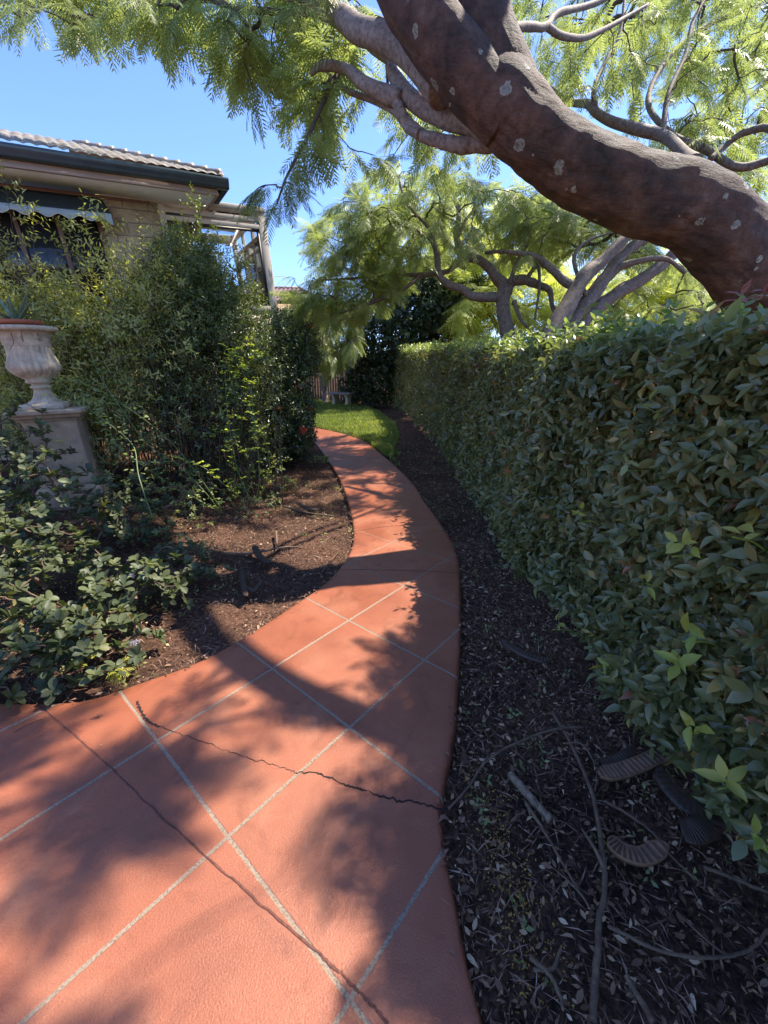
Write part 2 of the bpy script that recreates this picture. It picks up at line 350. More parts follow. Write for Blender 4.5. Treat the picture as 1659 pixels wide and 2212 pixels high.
def bark_main():
    m, N, L, b, out = nt('red brown bark'); tc = N.new('ShaderNodeTexCoord'); O = tc.outputs['Object']
    n1 = noise(N, L, 2.6, 6, .62, O, .6); r1 = ramp(N, [(.32, (.04, .027, .021)), (.45, (.095, .053, .038)), (.57, (.16, .082, .056)), (.75, (.23, .155, .118))]); L.new(n1.outputs[0], r1.inputs[0])
    n2 = noise(N, L, 14, 8, .7, O, .4); r2 = ramp(N, [(.3, (.45, .42, .42)), (.55, (1, 1, 1)), (.75, (1.3, 1.25, 1.2))]); L.new(n2.outputs[0], r2.inputs[0])
    c = mixc(N, L, .9, r1.outputs[0], r2.outputs[0], 'MULTIPLY')
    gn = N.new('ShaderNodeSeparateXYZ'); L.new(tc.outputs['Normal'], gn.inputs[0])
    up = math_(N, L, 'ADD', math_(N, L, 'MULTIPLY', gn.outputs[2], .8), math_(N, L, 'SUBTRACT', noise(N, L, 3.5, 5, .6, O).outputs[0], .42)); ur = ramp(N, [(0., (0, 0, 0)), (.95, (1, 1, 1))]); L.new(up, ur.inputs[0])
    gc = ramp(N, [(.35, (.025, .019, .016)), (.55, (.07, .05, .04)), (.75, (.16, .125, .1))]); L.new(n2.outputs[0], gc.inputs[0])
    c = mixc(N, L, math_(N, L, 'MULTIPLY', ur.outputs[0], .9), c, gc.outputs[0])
    # lichen discs, denser on the upper side
    vo = N.new('ShaderNodeTexVoronoi'); vo.inputs['Scale'].default_value = 6.2; vo.inputs['Randomness'].default_value = 1
    wv = noise(N, L, 22, 4, .7, O); vv = mixc(N, L, .07, O, wv.outputs['Color'], 'ADD'); L.new(vv, vo.inputs['Vector'])
    sep = N.new('ShaderNodeSeparateColor'); L.new(vo.outputs['Color'], sep.inputs[0])
    size = math_(N, L, 'MULTIPLY', math_(N, L, 'SUBTRACT', sep.outputs[0], .45), .5)
    ins = math_(N, L, 'MULTIPLY', math_(N, L, 'SUBTRACT', size, vo.outputs['Distance']), 60, clamp=True)
    ringd = math_(N, L, 'ABSOLUTE', math_(N, L, 'SUBTRACT', math_(N, L, 'MULTIPLY', size, .8), vo.outputs['Distance']))
    lich = ramp(N, [(0, (.5, .5, .43)), (1, (.3, .3, .25))]); L.new(math_(N, L, 'MULTIPLY', ringd, 30, clamp=True), lich.inputs[0])
    pk = noise(N, L, 1.1, 2, .5, O); pr = ramp(N, [(.3, (0, 0, 0)), (.4, (1, 1, 1))]); L.new(pk.outputs[0], pr.inputs[0])
    brk = noise(N, L, 40, 3, .6, O); br = ramp(N, [(.38, (.3, .3, .3)), (.5, (1, 1, 1))]); L.new(brk.outputs[0], br.inputs[0])
    f = math_(N, L, 'MULTIPLY', math_(N, L, 'MULTIPLY', ins, pr.outputs[0]), br.outputs[0])
    c = mixc(N, L, math_(N, L, 'MULTIPLY', f, .85), c, lich.outputs[0])
    L.new(c, b.inputs['Base Color']); b.inputs['Roughness'].default_value = .72; b.inputs['Specular IOR Level'].default_value = .35
    mp = N.new('ShaderNodeMapping'); mp.inputs['Rotation'].default_value = (0, R(38), 0); mp.inputs['Scale'].default_value = (.22, 1, 1); L.new(O, mp.inputs[0])
    fis = noise(N, L, 26, 7, .7, mp.outputs[0], .6)
    h = math_(N, L, 'ADD', math_(N, L, 'MULTIPLY', n2.outputs[0], .7), math_(N, L, 'ADD', math_(N, L, 'MULTIPLY', noise(N, L, 60, 6, .7, O).outputs[0], .4), math_(N, L, 'MULTIPLY', fis.outputs[0], 1.)))
    bump(N, L, h, .9, .025, b); return m
M['bark'] = bark_main()
def bark_pale(name, c0, c1, s=22):
    m, N, L, b, out = nt(name); tc = N.new('ShaderNodeTexCoord'); O = tc.outputs['Object']
    n = noise(N, L, s, 6, .7, O, .4); r = ramp(N, [(.3, c0), (.62, c1)]); L.new(n.outputs[0], r.inputs[0])
    L.new(r.outputs[0], b.inputs['Base Color']); b.inputs['Roughness'].default_value = .75
    bump(N, L, n.outputs[0], .6, .012, b); return m
M['limb'] = bark_pale('pale limb bark', (.1, .07, .055), (.36, .28, .235))
M['limb2'] = bark_pale('grey brown limb bark', (.07, .05, .04), (.24, .18, .145))
def path_mat():
    m, N, L, b, out = nt('terracotta paving'); g = N.new('ShaderNodeTexCoord'); O = g.outputs['Object']
    s = N.new('ShaderNodeSeparateXYZ'); L.new(O, s.inputs[0])
    e0, e1 = GRID[2], GRID[3]; c2 = e0 * e0 + e1 * e1
    X = math_(N, L, 'SUBTRACT', s.outputs[0], GRID[0]); Y = math_(N, L, 'SUBTRACT', s.outputs[1], GRID[1])
    u = math_(N, L, 'ADD', math_(N, L, 'MULTIPLY', X, e0 / c2), math_(N, L, 'MULTIPLY', Y, e1 / c2))
    v = math_(N, L, 'ADD', math_(N, L, 'MULTIPLY', X, e1 / c2), math_(N, L, 'MULTIPLY', Y, -e0 / c2))
    wob = noise(N, L, 40, 3, .7, O); wo = math_(N, L, 'MULTIPLY', math_(N, L, 'SUBTRACT', wob.outputs[0], .5), .012)
    def line(q):
        a = math_(N, L, 'ABSOLUTE', math_(N, L, 'SUBTRACT', math_(N, L, 'FRACT', math_(N, L, 'ADD', q, .5)), .5))
        return math_(N, L, 'ADD', a, wo)
    d = math_(N, L, 'MINIMUM', line(u), line(v))
    mask = math_(N, L, 'MULTIPLY', math_(N, L, 'SUBTRACT', .0128, d), 260, clamp=True)
    fade = math_(N, L, 'SUBTRACT', 1, math_(N, L, 'MULTIPLY', math_(N, L, 'SUBTRACT', s.outputs[1], 2.6), .38), clamp=True)
    mask = math_(N, L, 'MULTIPLY', mask, fade)
    n1 = noise(N, L, 2.2, 5, .55, O); r1 = ramp(N, [(.3, (.235, .07, .032)), (.5, (.295, .09, .042)), (.7, (.335, .115, .055))]); L.new(n1.outputs[0], r1.inputs[0])
    n2 = noise(N, L, 260, 3, .6, O); r2 = ramp(N, [(.35, (.8, .78, .78)), (.6, (1.08, 1.08, 1.08))]); L.new(n2.outputs[0], r2.inputs[0])
    c = mixc(N, L, 1., r1.outputs[0], r2.outputs[0], 'MULTIPLY')
    wp = noise(N, L, 2.1, 7, .68, O, .8); wr = ramp(N, [(.5, (0, 0, 0)), (.7, (1, 1, 1))]); L.new(wp.outputs[0], wr.inputs[0])
    c = mixc(N, L, math_(N, L, 'MULTIPLY', wr.outputs[0], .28), c, (.44, .22, .13))
    dk = noise(N, L, 3.7, 8, .72, O, 1.2); dr = ramp(N, [(.52, (1, 1, 1)), (.74, (.5, .42, .37))]); L.new(dk.outputs[0], dr.inputs[0]); c = mixc(N, L, .8, c, dr.outputs[0], 'MULTIPLY')
    ea = N.new('ShaderNodeAttribute'); ea.attribute_name = 'rnd'; en = noise(N, L, 14, 6, .7, O); ed = math_(N, L, 'MULTIPLY', math_(N, L, 'SUBTRACT', ea.outputs['Fac'], math_(N, L, 'MULTIPLY', en.outputs[0], 1.3)), 2.2, clamp=True)
    c = mixc(N, L, math_(N, L, 'MULTIPLY', ed, .8), c, (.07, .035, .022))
    sn = noise(N, L, 75, 4, .8, O); sr = ramp(N, [(.62, (0, 0, 0)), (.7, (1, 1, 1))]); L.new(sn.outputs[0], sr.inputs[0])
    c = mixc(N, L, math_(N, L, 'MULTIPLY', sr.outputs[0], .65), c, (.13, .05, .03))
    gn = noise(N, L, 120, 5, .8, O); gr = ramp(N, [(.36, (.11, .075, .05)), (.5, (.25, .185, .13)), (.66, (.34, .255, .18))]); L.new(gn.outputs[0], gr.inputs[0])
    c = mixc(N, L, mask, c, gr.outputs[0]); L.new(c, b.inputs['Base Color'])
    wet = noise(N, L, 1.1, 2, .5, O); rr = ramp(N, [(.4, (.34, .34, .34)), (.6, (.5, .5, .5))]); L.new(wet.outputs[0], rr.inputs[0])
    L.new(math_(N, L, 'MAXIMUM', rr.outputs[0], math_(N, L, 'MULTIPLY', mask, .9)), b.inputs['Roughness'])
    b.inputs['Specular IOR Level'].default_value = .5
    h = math_(N, L, 'SUBTRACT', noise(N, L, 170, 4, .65, O).outputs[0], math_(N, L, 'MULTIPLY', mask, .7))
    bump(N, L, h, .55, .006, b); return m
GRID = (-1.01514, 1.35515, .391208, .463051)
M['path'] = path_mat()
def soil_mat():
    m, N, L, b, out = nt('dark mulch soil'); tc = N.new('ShaderNodeTexCoord'); O = tc.outputs['Object']
    n = noise(N, L, 45, 8, .75, O); n0 = noise(N, L, 1.5, 3, .5, O)
    r = ramp(N, [(.35, (.03, .018, .012)), (.5, (.1, .056, .037)), (.68, (.23, .135, .088))]); L.new(n.outputs[0], r.inputs[0])
    q = ramp(N, [(.35, (.6, .58, .56)), (.65, (1.3, 1.15, 1.1))]); L.new(n0.outputs[0], q.inputs[0])
    L.new(mixc(N, L, 1., r.outputs[0], q.outputs[0], 'MULTIPLY'), b.inputs['Base Color']); b.inputs['Roughness'].default_value = .95
    b.inputs['Specular IOR Level'].default_value = .2
    bump(N, L, n.outputs[0], 1., .03, b); return m
M['soil'] = soil_mat()
M['lawnbase'] = plain('turf base', (.07, .1, .025), .9, .4, 12, .8, .02, col2=(.035, .045, .015))

# ---------------------------------------------------------------- ground
xs = np.unique(np.concatenate([np.linspace(-60, -5, 40), np.linspace(-5, 4, 226), np.linspace(4, 60, 40)]))
ys = np.unique(np.concatenate([np.linspace(-40, -1, 20), np.linspace(-1, 9, 251), np.linspace(9, 20, 60), np.linspace(20, 120, 30)]))
GX, GY = np.meshgrid(xs, ys)
def bedz(x, y):
    P = np.stack([x, y, 0 * x], -1)
    return gz(x, y) - .055 + .014 * noise3(P, 3.1, 1) + .009 * noise3(P, 11, 2) + .006 * noise3(P, 29, 3)
GV = np.stack([GX, GY, bedz(GX, GY)], -1).reshape(-1, 3)
nx, ny = len(xs), len(ys)
i = np.arange(ny - 1)[:, None] * nx; j = np.arange(nx - 1)[None]
tag(mesh('ground', GV, np.stack([i + j, i + j + 1, i + nx + j + 1, i + nx + j], -1).reshape(-1, 4), M['soil'], smooth=True), kind='structure')

# path strip between its two edges (plate points -> ground points)
RE = [(1045, 2212), (1005, 2050), (985, 1940), (965, 1850), (955, 1760), (962, 1700), (985, 1580), (993, 1450), (997, 1320), (990, 1200), (960, 1140), (920, 1085), (880, 1030), (800, 960), (760, 942), (715, 930), (680, 922)]
LE = [(0, 1515), (100, 1515), (200, 1505), (320, 1465), (430, 1425), (540, 1365), (640, 1300), (710, 1250), (755, 1190), (762, 1140), (750, 1080), (735, 1040), (712, 1000), (680, 955), (650, 925)]
RG = [ground(*p)[:2] for p in RE]; LG = [ground(*p)[:2] for p in LE]
RG = np.array([[-5, -1.3], [-3, -1.3], [-1.2, -1.2], [.2, -.9], [.5, -.3], [.34, .25]] + RG + [[-3.6, 13.2], [-5.5, 14.6]])
LG = np.array([[-5, 1.62], [-3.6, 1.6], [-2.6, 1.58]] + LG + [[-4.2, 12.2], [-5.9, 13.7]])
def resample(P, n):
    Q = catmull(P, 800); d = np.concatenate([[0], np.cumsum(np.linalg.norm(np.diff(Q, axis=0), axis=1))])
    t = np.linspace(0, d[-1], n); return np.stack([np.interp(t, d, Q[:, 0]), np.interp(t, d, Q[:, 1])], -1)
# match arc length piecewise: first (wide apron) then walk
def split(P, k, n1, n2):
    return np.vstack([resample(P[:k + 1], n1), resample(P[k:], n2)[1:]])
RC = split(RG, 12, 60, 200); LC = split(LG, 9, 60, 200)
prof = [(0, -.09), (0, -.03), (.15, -.012), (.35, -.004), (.6, 0)]      # (fraction of .03 inset, z)
rows = []
def row(Lp, Rp, nmid=44):
    w = np.linalg.norm(Rp - Lp, axis=1)[:, None]; d = (Rp - Lp) / w; out = []
    for f, z in prof: out.append((Lp + d * .05 * f, z))
    for k in range(1, nmid): out.append((Lp + d * (.03 + (w - .06) * k / nmid), 0))
    for f, z in prof[::-1]: out.append((Rp - d * .05 * f, z))
    return out
rr_ = row(LC, RC); WD = np.linalg.norm(RC - LC, axis=1)
PV = np.stack([np.column_stack([p, gz(p[:, 0], p[:, 1]) + z]) for p, z in rr_], 1)
a_, b_ = PV.shape[:2]; i = np.arange(a_ - 1)[:, None] * b_; j = np.arange(b_ - 1)[None]
PE = np.stack([np.exp(-np.minimum(np.linalg.norm(PV[:, k, :2] - LC, axis=1), np.linalg.norm(PV[:, k, :2] - RC, axis=1)) / .05) for k in range(b_)], 1).ravel()
path = tag(mesh('path', PV.reshape(-1, 3), np.stack([i + j, i + j + 1, i + b_ + j + 1, i + b_ + j], -1).reshape(-1, 4)[:, ::-1], M['path'], rnd=PE, smooth=True), kind='structure')
POLY = np.vstack([LC, RC[::-1]])
def inpoly(P, poly):
    x, y = P[:, 0], P[:, 1]; c = np.zeros(len(P), bool); n = len(poly)
    for k in range(n):
        x1, y1 = poly[k]; x2, y2 = poly[k - 1]
        if y1 == y2: continue
        c ^= ((y1 > y) != (y2 > y)) & (x < (x2 - x1) * (y - y1) / (y2 - y1) + x1)
    return c
# cracks and control joints: narrow dark grooves drawn as ragged ribbons lying on the paving
def ribbon(name, pts, w0, w1, seed, mat, jag=.006, n=160, lift=.0016, parent=None):
    r = np.random.default_rng(seed); G = np.array([ground(*p)[:2] for p in pts])
    Q = catmull(G, n) if len(G) > 2 else G[0] + np.linspace(0, 1, n)[:, None] * (G[1] - G[0])
    T = np.gradient(Q, axis=0); T /= np.linalg.norm(T, axis=1)[:, None]; Nn = np.stack([-T[:, 1], T[:, 0]], -1)
    jg = np.convolve(r.normal(size=n + 8), np.ones(5) / 5, 'same')[4:-4] * jag
    w = np.abs(np.interp(np.arange(n), np.linspace(0, n, 30), r.uniform(w0, w1, 30))) / 2
    A = Q + Nn * (jg + w)[:, None]; B = Q + Nn * (jg - w)[:, None]
    V = np.vstack([np.column_stack([A, gz(A[:, 0], A[:, 1]) + lift]), np.column_stack([B, gz(B[:, 0], B[:, 1]) + lift])])
    k = np.arange(n - 1); return mesh(name, V, np.stack([n + k, n + k + 1, k + 1, k], -1), mat, parent)
M['gap'] = plain('dark crack gap', (.02, .012, .01), .95, .3, 60, 0)  # flat dark colour stands for the depth of an open gap
M['jointfill'] = plain('joint dirt', (.2, .07, .045), .9, .5, 60, .3, .003, col2=(.05, .02, .015))
ribbon('crack', [(296, 1515), (303, 1532), (318, 1556), (345, 1570)], .006, .016, 1, M['gap'], parent=path)
ribbon('crack', [(345, 1570), (430, 1600), (520, 1632), (600, 1655), (640, 1668)], .0008, .0035, 2, M['gap'], .007, parent=path)
ribbon('crack', [(640, 1668), (690, 1672), (735, 1690), (800, 1712), (850, 1728), (905, 1735), (962, 1750)], .001, .01, 3, M['gap'], .007, parent=path)
ribbon('joint', [(80, 1521), (150, 1578), (230, 1650), (330, 1745), (450, 1855), (560, 1950), (690, 2060)], .0035, .0075, 4, M['jointfill'], .003, lift=.0022, parent=path)
ribbon('joint', [(690, 2060), (760, 2125), (840, 2212)], .004, .009, 5, M['jointfill'], .003, lift=.0022, parent=path)
ribbon('joint', [(712, 1231), (800, 1231), (900, 1233), (988, 1238)], .005, .008, 6, M['jointfill'], .002, lift=.0022, parent=path)
ribbon('joint', [(762, 1148), (850, 1136), (955, 1132)], .003, .007, 7, M['jointfill'], .004, lift=.0022, parent=path)
ribbon('crack', [(30, 1582), (60, 1566), (100, 1550)], .002, .004, 8, M['gap'], .006, parent=path)

# lawn
lawn_px = [(845, 985), (862, 940), (850, 915), (820, 892), (790, 878), (745, 872), (700, 866), (660, 862)]
LR = np.array([ground(*p)[:2] for p in lawn_px])
pe = np.array([ground(*p)[:2] for p in [(680, 922), (715, 930), (760, 942), (800, 960), (835, 988), (858, 1008)]])
LAWN = np.vstack([pe + [.06, 0], LR, [[-7, LR[-1][1]], [-7, 13.5], [-3.6, 13.4]]])
gx, gy = np.meshgrid(np.linspace(-7, 1, 90), np.linspace(6, 22, 160)); gp = np.stack([gx.ravel(), gy.ravel()], -1)
cell = inpoly(gp + [.045, .05], LAWN).reshape(gx.shape)
gi, gj = np.nonzero(cell[:-1, :-1]); w_ = 90
tag(mesh('lawn', np.column_stack([gp, gz(gp[:, 0], gp[:, 1]) - .02]), np.stack([gi * w_ + gj, gi * w_ + gj + 1, (gi + 1) * w_ + gj + 1, (gi + 1) * w_ + gj], -1), M['lawnbase'], smooth=True), kind='structure')
n = 150000; g2 = np.column_stack([rng.uniform(-5.5, 1, n), rng.uniform(6, 21, n)]); g2 = g2[inpoly(g2, LAWN) & ~inpoly(g2, POLY)]
dn = noise3(np.column_stack([g2, 0 * g2[:, 0]]), 1.3, 9)
# tufts running along the path's right edge
tt = rng.integers(140, 232, 5000); off = np.abs(rng.normal(0, .12, 5000)) + .02
e1 = RC[tt % len(RC)] + np.column_stack([off, rng.normal(0, .05, 5000)]); e1 = e1[(e1[:, 1] > 5.4) & (e1[:, 1] < 9) & ~inpoly(e1, POLY)]
g2 = np.vstack([g2, e1]); dn = np.concatenate([dn, np.zeros(len(e1))])
ac = Acc(); P = np.column_stack([g2, gz(g2[:, 0], g2[:, 1]) - .03]); Y = rdir(len(P)) * .5; Y[:, 2] = 1
put(ac, [leaf_s(.13, .15), leaf_s(.16, .4)], P, Y, rdir(len(P)), .09 + .05 * rng.random(len(P)) + .02 * dn, np.clip(.5 + .25 * dn + rng.normal(0, .2, len(P)), 0, 1))
tag(ac.build('grass', M['grass']), 'bright green lawn grass beyond the path bend', 'grass', kind='stuff')

# ---------------------------------------------------------------- litter on the beds
def scatter_bed(n, xr, yr, near=True):
    p = np.column_stack([rng.uniform(*xr, n), rng.uniform(*yr, n)]); return p[~inpoly(p, POLY) & ~inpoly(p, LAWN)]
def litter(name, p, T, smin, smax, mat, lift, tilt, label, rpow=1., cat='leaf litter'):
    a = Acc(); n = len(p); P = np.column_stack([p, bedz(p[:, 0], p[:, 1]) + lift * rng.random(n)])
    Y = rng.normal(size=(n, 3)); Y[:, 2] *= tilt; Z = rng.normal(size=(n, 3)) * tilt * 1.9; Z[:, 2] = 1
    put(a, T, P, Y, Z, smin + (smax - smin) * rng.random(n) ** 1.6, rng.random(n) ** rpow); return tag(a.build(name, mat), label, cat, kind='stuff')
pr_ = scatter_bed(22000, (.15, 2.6), (.2, 3.5)); pr2 = scatter_bed(9000, (.2, 2.2), (3.5, 14))
litter('leaf_litter', np.vstack([pr_, pr2]), [leaf_t(.4, .2, .5), leaf_t(.5, .1, -.3), leaf_s(.35, .2)], .01, .038, M['litter'], .03, .35, 'small dry curled leaves over dark mulch right of the path', 1.8)
pn = np.vstack([scatter_bed(26000, (-3.6, 0), (1.4, 6.)), scatter_bed(24000, (.1, 2.4), (.2, 6))])
litter('mulch', pn, [leaf_s(.035, .1), leaf_s(.05, .3)], .03, .1, M['needle'], .035, .3, 'reddish brown stringy mulch strands covering the beds', 1.1, 'mulch')
pl_ = scatter_bed(9000, (-5, 0), (1.4, 8)); litter('leaf_litter', pl_, [leaf_t(.45, .2, .5), leaf_s(.5, .2)], .012, .04, M['litter'], .03, .4, 'dry leaf crumbs over the bed left of the path', 1.2)
py_ = np.vstack([np.array([ground(*q)[:2] for q in [(1050, 1700), (1075, 1790), (1100, 1870), (1130, 1960), (1150, 2080)]])[rng.integers(0, 5, 700)] + rng.normal(0, .055, (700, 2)), scatter_bed(700, (.2, 2), (.4, 3))])
py_ = py_[~inpoly(py_, POLY)]
litter('yellow_leaflets', py_, [leaf_s(.45, .2)], .006, .012, M['yellow'], .045, .3, 'tiny fallen yellow leaflets on mulch beside the path edge', 1, 'leaflets')
q = RC[(RC[:, 1] > .5) & (RC[:, 1] < 12)]

# ---------------------------------------------------------------- stone bench at the far end
def prism(outline, y0, y1):
    o = np.asarray(outline, float); n = len(o)
    V = np.vstack([np.column_stack([o[:, 0], np.full(n, y0), o[:, 1]]), np.column_stack([o[:, 0], np.full(n, y1), o[:, 1]])])
    k = np.arange(n); s = np.stack([k, (k + 1) % n, n + (k + 1) % n, n + k], -1)
    caps = [np.array([[a, b2, n - 1 - b2, n - 1 - a]]) for a, b2 in ((t, t + 1) for t in range(n // 2 - 1))]
    caps = np.vstack(caps); return V, [s, caps[:, ::-1], caps + n]
def rotz(V, a): c, s = math.cos(a), math.sin(a); return np.asarray(V) @ np.array([[c, s, 0], [-s, c, 0], [0, 0, 1]])
def bevel(o, w, seg=2):
    m = o.modifiers.new('bevel', 'BEVEL'); m.width = w; m.segments = seg; m.limit_method = 'ANGLE'; return o
bp = ground(738, 876)
bench = thing('stone_bench', 'small stone garden bench on curved legs at the far end of the lawn', 'bench', bp, None)
BA = R(-32)
sl = box(-.5, .5, -.2, .2, .4, .47); bo = Acc(); bo.add(rotz(sl[0], BA), sl[1]); bevel(bo.build('seat', M['slab'], bench, world=False), .012)
for sx in (-.3, .3):
    h = np.linspace(0, .4, 12); wv = .10 + .07 * np.abs(h / .4 * 2 - .95) ** 2
    out = np.vstack([np.column_stack([-wv, h]), np.column_stack([wv, h])[::-1]])
    V, F = prism(out, -.06, .06); V = V[:, [1, 0, 2]] * [1, 1, 1] + [sx, 0, 0]
    a = Acc(); a.add(rotz(V, BA), F); bevel(a.build('leg', M['benchleg'], bench, world=False), .008)

# ---------------------------------------------------------------- house
U = np.array([-.05683515, -.05045366, .99710791]); H = np.array([.83158729, .55027345, .07524431]); YN = np.cross(U, H)
HO = np.array([-2.34194978, 7.19821662, 4.29698128])
HM = Matrix([[H[0], YN[0], U[0], HO[0]], [H[1], YN[1], U[1], HO[1]], [H[2], YN[2], U[2], HO[2]], [0, 0, 0, 1]])
house = thing('house', 'cream stone house with dark gutter and tiled roof on the left', 'house'); house.matrix_world = HM
def hray(px, py, yc):           # point of the house plane y=yc (local) seen at a plate point
    r = ray(px, py); c = np.array([0, 0, CAMH]); t = ((HO + YN * yc - c) @ YN) / (r @ YN); p = c + r * t - HO
    return np.array([p @ H, p @ YN, p @ U])
def hbox(name, *b, mat, parent=None, bev=.004):
    V, F = box(*b); o = mesh(name, V, F, M[mat], parent or house, world=False)
    if bev: bevel(o, bev)
    return o
# roof: courses of wavy tiles rising from the gutter, cut at the hip
ts = math.tan(R(22)); nu, nv = 420, 60
uu = np.linspace(-6, .02, nu); vv = np.linspace(-.03, 1.8, nv * 3)
UU, VV = np.meshgrid(uu, vv)
xh = -.02 - VV                                             # hip limit
XX = np.minimum(UU, xh + .0)
course = (VV % .16) / .16
ZZ = VV * ts + .02 + .022 * (1 - course) + .018 * np.abs(np.sin(XX * np.pi / .13))
V = np.stack([XX, VV, ZZ], -1).reshape(-1, 3); nvv = len(vv)
i = np.arange(nvv - 1)[:, None] * nu; j = np.arange(nu - 1)[None]
roof = mesh('roof', V, np.stack([i + j, i + j + 1, i + nu + j + 1, i + nu + j], -1).reshape(-1, 4), M['rooftile'], house, world=False)
a = Acc()
for k in range(11):           # hip capping tiles, overlapping downwards
    s0 = .03 + k * .15; p0 = np.array([-.02 - s0, s0, s0 * ts + .045 ]); p1 = np.array([-.02 - s0 - .165, s0 + .165, (s0 + .165) * ts + .03])
    V, F = tube([p0, p1], [.058, .046], 12, 4); V[:, 2] = np.maximum(V[:, 2], -1); a.add(V, F)
a.build('hip_cap', M['rooftile'], house, world=False, smooth=True)
# far slope of the hip (right side) so the roof is a closed volume
V = np.array([[-.02, 0, .0], [-.02, 4, 0], [-1.8, 4, 1.8 * ts], [-1.8, 1.8, 1.8 * ts]]); mesh('roof', V, np.array([[0, 1, 2, 3]]), M['rooftile'], house, world=False)
# gutter: ogee section extruded
gp_ = [(0, -.125), (-.0, -.1), (-.018, -.07), (-.03, -.03), (-.03, 0), (-.022, .004), (-.012, -.01), (.1, -.01), (.1, -.125)]
gp_ = np.array(gp_); n = len(gp_)
V = np.vstack([np.column_stack([np.full(n, x), gp_[:, 0], gp_[:, 1]]) for x in (-6, .03)])
k = np.arange(n); F = [np.stack([k, (k + 1) % n, n + (k + 1) % n, n + k], -1)]
g_ = Acc(); g_.add(V, F); e = np.column_stack([np.full(n, .03), gp_[:, 0], gp_[:, 1]]); e = np.vstack([e, e.mean(0)]); g_.add(e, np.stack([k, (k + 1) % n, np.full(n, n)], -1))
g_.build('gutter', M['gutter'], house, world=False)
V, F = box(-.05, .03, .1, 3.4, -.125, .0); g2_ = Acc(); g2_.add(V, F); g2_.build('gutter', M['gutter'], house, world=False)
hbox('fascia', -6, -.12, .1, .135, -.2, -.012, mat='fascia')
hbox('fascia', -6, -.115, .088, .1, -.2, -.165, mat='fascia', bev=.002)
hbox('fascia', -.155, -.12, .137, 3.3, -.2, -.02, mat='fascia')
hbox('soffit', -6, -.158, .137, .72, -.192, -.18, mat='soffit', bev=0)
hbox('soffit', -.86, -.158, .722, 3.3, -.192, -.18, mat='soffit', bev=0)
# walls
wt = hbox('wall', -1.68, -.9, .72, 1.0, -4.6, -.192, mat='stonewall', bev=0)
hbox('wall', -6, -1.68, .72, 1.0, -4.6, -1.75, mat='stonewall', bev=0)
hbox('wall', -6, -3.2, .72, 1.0, -1.75, -.192, mat='stonewall', bev=0)
hbox('wall', -1.12, -.9, 1.002, 3.3, -4.6, -.192, mat='stonewall', bev=0)
hbox('wall_plate', -4, -1.0, .70, .735, -.235, -.193, mat='winframe')
hbox('cornice', -1.66, -.88, .695, .73, -.2, -.192, mat='soffit', bev=.002)
# window under the awning
wf = Acc()
for b in [(-3.2, -1.68, .74, .8, -.45, -.36), (-3.2, -1.68, .74, .8, -1.75, -1.68), (-1.76, -1.68, .735, .81, -1.68, -.45), (-3.2, -3.12, .735, .81, -1.68, -.45), (-2.26, -2.2, .742, .79, -1.68, -.45), (-2.73, -2.68, .742, .79, -1.68, -.45), (-3.2, -1.68, .76, .98, -.36, -.193)]: wf.add(*box(*b))
wfo = bevel(wf.build('window', M['winframe'], house, world=False), .005)
hbox('pane', -3.12, -1.76, .765, .772, -1.68, -.45, mat='darkglass', parent=wfo, bev=0)
# awning: canvas slope and scalloped valance
def awn():
    x0, x1 = -3.6, -1.62; y0, y1 = .69, .45; z0 = -.25
    fr = hray(240, 462, y1); zf = fr[2]; x1f = fr[0]
    n = 60; X = np.linspace(0, 1, n); V = []; m = 8
    for r_ in range(m):
        t = r_ / (m - 1); V.append(np.column_stack([x0 + X * ((x1 + (x1f - x1) * t) - x0), np.full(n, y0 + (y1 - y0) * t), np.full(n, z0 + (zf - z0) * t - .012 * math.sin(math.pi * t))]))
    V = np.vstack(V); i = np.arange(m - 1)[:, None] * n; j = np.arange(n - 1)[None]
    aw = mesh('awning', V, np.stack([i + j, i + j + 1, i + n + j + 1, i + n + j], -1).reshape(-1, 4), M['awning'], house, smooth=True, world=False)
    md = aw.modifiers.new('cloth', 'SOLIDIFY'); md.thickness = .004
    n = 160; X = np.linspace(x0, x1f, n); dep = .085 + .022 * np.cos((X - x1f) * 2 * np.pi / .24 + .5); dep[-8:] += np.linspace(0, .03, 8); wav = .008 * np.sin(X * 2 * np.pi / .24)
    V = np.vstack([np.column_stack([X, np.full(n, y1), np.full(n, zf)]), np.column_stack([X, y1 - .006 + wav, zf - dep * .5]), np.column_stack([X, y1 - .012 + wav * 2, zf - dep])])
    k = np.arange(n - 1); F = np.vstack([np.stack([k, k + 1, n + k + 1, n + k], -1), np.stack([n + k, n + k + 1, 2 * n + k + 1, 2 * n + k], -1)])
    va = mesh('valance', V, F, M['valance'], aw, smooth=True, world=False)
    md = va.modifiers.new('cloth', 'SOLIDIFY'); md.thickness = .004
    V, F = tube(np.column_stack([X, y1 - .016 + wav * 2, zf - dep])[::2], .004, 5); mesh('piping', V, F, M['soffit'], aw, smooth=True, world=False)
awn()
